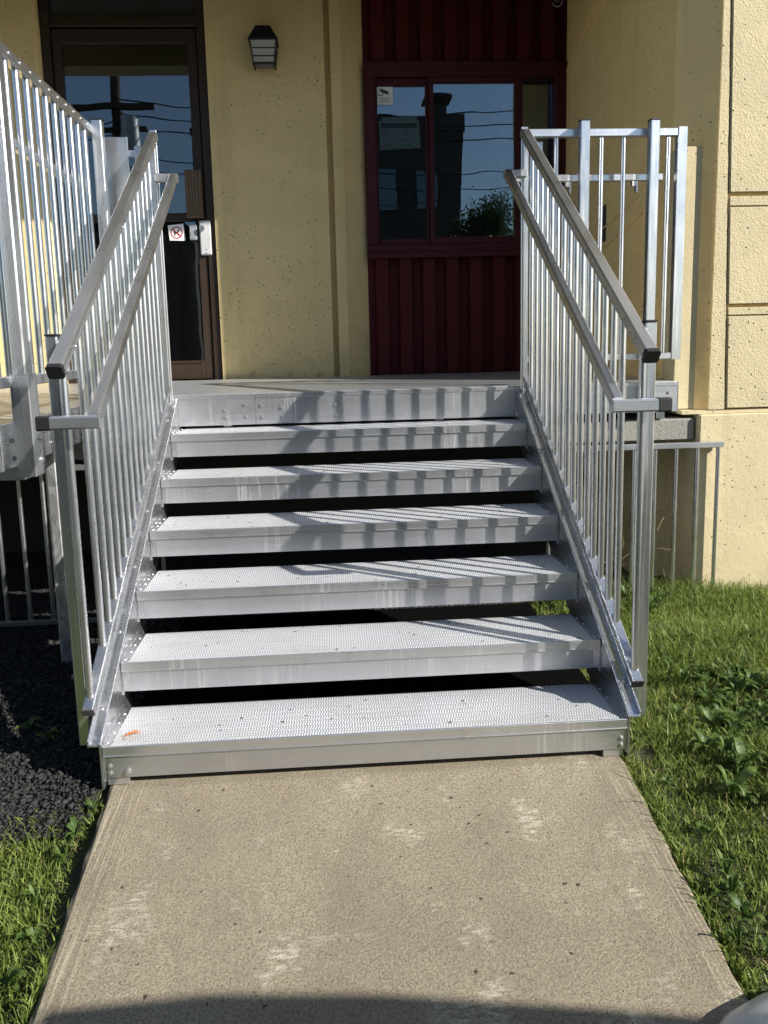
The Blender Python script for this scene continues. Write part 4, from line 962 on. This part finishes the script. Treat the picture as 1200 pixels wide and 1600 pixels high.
# grey plastic thing whose rounded edge shows in the corner of the photograph
bm = bmesh.new(); bmesh.ops.create_uvsphere(bm, u_segments=48, v_segments=24, radius=1.0)
for v in bm.verts:
    an = math.atan2(v.co.y, v.co.x); rib = 1 + 0.012 * math.cos(an * 14) * (1 - abs(v.co.z)) 
    v.co = Vector((v.co.x * 0.30 * rib, v.co.y * 0.24 * rib, max(v.co.z, -0.2) * 0.11))
me = bpy.data.meshes.new('plastic_cover'); bm.to_mesh(me); bm.free(); me.materials.append(M_PLASTIC)
me.polygons.foreach_set('use_smooth', [True] * len(me.polygons))
o = bpy.data.objects.new('plastic_cover', me); COL.objects.link(o); o.location = (0.88, -1.02, -0.10)
tag(o, 'smooth grey plastic cover, only its rounded edge showing at the bottom right corner', 'cover')

# ------------------------------------------------------------------ street side behind the viewer (mirrored in the glass, and shading the near path)
def make_car():  # unseen car, added and shaped to cast the arc shadow on the path
    C_ = thing('shadow_car', 'silver car added out of view to shade the near end of the path', 'car', loc=(1.55, -2.655, -0.12))
    C_.rotation_euler = (0, 0, math.radians(-3))
    prof = [(-1.40, 0.30), (-1.44, 0.55), (-1.36, 0.80), (-0.75, 0.95), (-0.26, 1.465), (0.13, 1.500), (0.50, 1.485), (0.90, 1.425), (1.35, 1.30), (1.95, 1.00), (2.30, 0.92), (2.38, 0.55), (2.30, 0.30)]
    ws = [0.70, 0.80, 0.80, 0.82, 0.62, 0.62, 0.62, 0.62, 0.64, 0.78, 0.78, 0.80, 0.72]
    vs_ = []
    for (x, z), w in zip(prof, ws): vs_ += [(x, -w, z), (x, -w * 0.6, z + (0.03 if z > 0.7 else 0)), (x, w * 0.6, z + (0.03 if z > 0.7 else 0)), (x, w, z)]
    n = len(prof); fs = []
    for i in range(n - 1):
        for j in range(3): fs.append((4 * i + j, 4 * i + j + 1, 4 * i + 5 + j, 4 * i + 4 + j))
    fs.append((0, 4 * (n - 1), 4 * (n - 1) + 3, 3))
    for sgn, off in ((-1, 0), (1, 3)):
        fs.append(tuple(4 * i + off for i in range(n)))
    m = MB(); m.add(vs_, fs); body = m.build('body', M_CARPAINT, C_)
    for sx_, sy_ in ((-0.95, -0.72), (-0.95, 0.72), (1.55, -0.72), (1.55, 0.72)):
        m = MB(); m.cyl((sx_, sy_ - 0.10, 0.31), (sx_, sy_ + 0.10, 0.31), 0.31, 24); wh = m.build('wheel', M_TYRE, C_, True)
        m = MB(); yy = sy_ + (0.105 if sy_ > 0 else -0.105); m.cyl((sx_, yy - 0.008, 0.31), (sx_, yy + 0.008, 0.31), 0.19, 20); m.build('rim', M_ALU_Z, wh)
    for s_ in (-1, 1):
        m = MB(); m.add([(-0.62, s_ * 0.815, 0.98), (1.75, s_ * 0.80, 1.02), (1.25, s_ * 0.70, 1.26), (-0.22, s_ * 0.69, 1.38)], [(0, 1, 2, 3)]); m.build('side_window', M_GLASS, C_)
    m = MB(); m.add([(-0.76, -0.70, 1.00), (-0.76, 0.70, 1.00), (-0.36, 0.58, 1.39), (-0.36, -0.58, 1.39)], [(0, 1, 2, 3)]); m.build('windscreen', M_GLASS, C_)
    for s_ in (-1, 1):
        m = MB(); m.box(-1.45, -1.37, s_ * 0.62 - 0.12, s_ * 0.62 + 0.12, 0.60, 0.72, c=0.02); m.build('headlight', M_WHITE, C_)
make_car()

NB = thing('street_building', 'tall dark building with a capped chimney mirrored in the window glass', 'building', loc=(-0.4, -14.0, -0.3))
part('wall', M_DARKBRICK, NB, (-3.5, 4.4, -6.0, 0.0, 0.0, 7.75))
rp_ = part('parapet', M_DARKBRICK, NB, (-3.55, 4.45, -6.05, 0.05, 7.7505, 7.95), (1.9, 4.45, -6.05, 0.05, 7.951, 8.28))
ch = part('chimney', M_DARKBRICK, rp_, (3.55, 4.05, -1.0, -0.5, 8.281, 8.75))
part('chimney_cap', M_DARKBRICK, rp_, (3.40, 4.20, -1.15, -0.35, 8.9, 8.98), (3.6, 3.66, -0.95, -0.9, 8.751, 8.8995), (3.94, 4.0, -0.6, -0.55, 8.751, 8.8995))
for k in range(6):
    for r_ in range(3):
        x = -3.0 + k * 1.2; z = 1.2 + r_ * 2.2
        w_ = part('window', M_BROWN, NB, (x, x + 0.7, 0.0005, 0.04, z, z + 1.2)); part('pane', M_GLASS, w_, (x + 0.06, x + 0.64, 0.0405, 0.045, z + 0.06, z + 1.14))
NB2 = thing('street_building', 'low dark building row mirrored low in the door glass', 'building', loc=(-13.5, -16.0, -0.3))
part('wall', M_DARKBRICK, NB2, (-9.0, 8.6, -6.0, 0.0, 0.0, 5.6)); part('roof', M_BARK, NB2, (-9.1, 8.7, -6.1, 0.1, 5.601, 5.85))
for k in range(10):
    w_ = part('window', M_BROWN, NB2, (-8 + k * 1.65, -7.2 + k * 1.65, 0.0005, 0.04, 1.8, 3.2)); part('pane', M_GLASS, w_, (-7.94 + k * 1.65, -7.26 + k * 1.65, 0.0405, 0.045, 1.86, 3.14))
PL_ = thing('utility_pole', 'wooden utility pole with crossarm mirrored in the door glass', 'pole', loc=(-4.66, -9.0, -0.3))
m = MB(); m.cyl((0, 0, 0), (0, 0, 9.5), 0.14, 14, 0.11); m.build('pole', M_WOODPOLE, PL_, True)
part('crossarm', M_WOODPOLE, PL_, (-0.9, 0.9, 0.13, 0.22, 6.9, 7.02)); part('crossarm', M_WOODPOLE, PL_, (-0.7, 0.7, 0.13, 0.22, 6.45, 6.55))
m = MB(); m.cyl((0.35, 0.35, 6.0), (0.35, 0.35, 6.7), 0.2, 16); m.build('transformer', M_GALV, PL_, True)
def wire(p0, p1, sag, r=0.012, label='overhead power line mirrored in the glass', n=16):
    m = MB(); p0, p1 = Vector(p0), Vector(p1); pr = p0
    for k in range(1, n + 1):
        t = k / n; p = p0.lerp(p1, t) - Vector((0, 0, sag * 4 * t * (1 - t))); m.cyl(pr, p, r, 5); pr = p
    return tag(m.build('power_line', M_WIRE), label, 'cable', 'overhead power lines along the street')
for za, zb, r, lb in ((7.0, 7.15, 0.014, 'topmost'), (6.72, 6.78, 0.014, 'second from the top of the'), (6.45, 6.40, 0.014, 'middle one of the'), (5.85, 5.6, 0.012, 'second from the bottom of the'), (5.6, 5.1, 0.012, 'lowest')):
    wire((-4.6, -8.8, za - 0.2), (14.0, -8.8, zb + 1.0), 0.9, r, lb + (' power lines' if lb.endswith('the') else ' power line') + ' mirrored in the red bay window')
for za, lb in ((6.7, 'upper'), (6.35, 'middle'), (6.1, 'lower')):
    wire((-4.7, -8.8, za), (-16.0, -8.8, za - 0.1), 0.5, label=lb + ' power line left of the pole mirrored in the door glass')
# street tree (tapered trunk, limbs, leaf-sized faces)
TR = thing('street_tree', 'leafy dark tree mirrored in the lower right of the window', 'tree', loc=(4.05, -11.0, -0.3))
m = MB(); m.cyl((0, 0, 0), (0, 0, 3.3), 0.13, 10, 0.08)
rt = random.Random(2); tips = []
for k in range(14):
    an = k * 2.4; z0 = 2.3 + 0.10 * k; p = Vector((0, 0, z0)); d = Vector((math.cos(an) * 0.45, math.sin(an) * 0.45, 1)).normalized()
    for q in range(4):
        p2 = p + d * (0.30 if k < 9 else 0.24); m.cyl(p, p2, 0.045 - 0.010 * q, 6, 0.035 - 0.009 * q); p = p2; tips.append(p.copy()); d = (d + Vector((rt.uniform(-.4, .4), rt.uniform(-.4, .4), rt.uniform(-.1, .3)))).normalized()
m.build('trunk', M_BARK, TR)
m = MB()
for k in range(14000):
    c = rt.choice(tips) + Vector((rt.gauss(0, 0.17), rt.gauss(0, 0.17), rt.gauss(0.15, 0.22)))
    u = Vector((rt.gauss(0, 1), rt.gauss(0, 1), rt.gauss(0, 1))).normalized(); w = u.orthogonal().normalized(); s_ = rt.uniform(0.025, 0.05)
    m.add([c - u * s_, c + w * s_ * 0.5, c + u * s_, c - w * s_ * 0.5], [(0, 1, 2, 3)])
m.build('crown', M_TREELEAF, TR)
TR.scale = (1.15, 1.15, 1.10)
# street
o = part('street', M_ASPHALT, None, (-90, 90, -9.5, -4.6, -0.5, -0.116)); tag(o, 'asphalt street beyond the lawn', kind='structure')
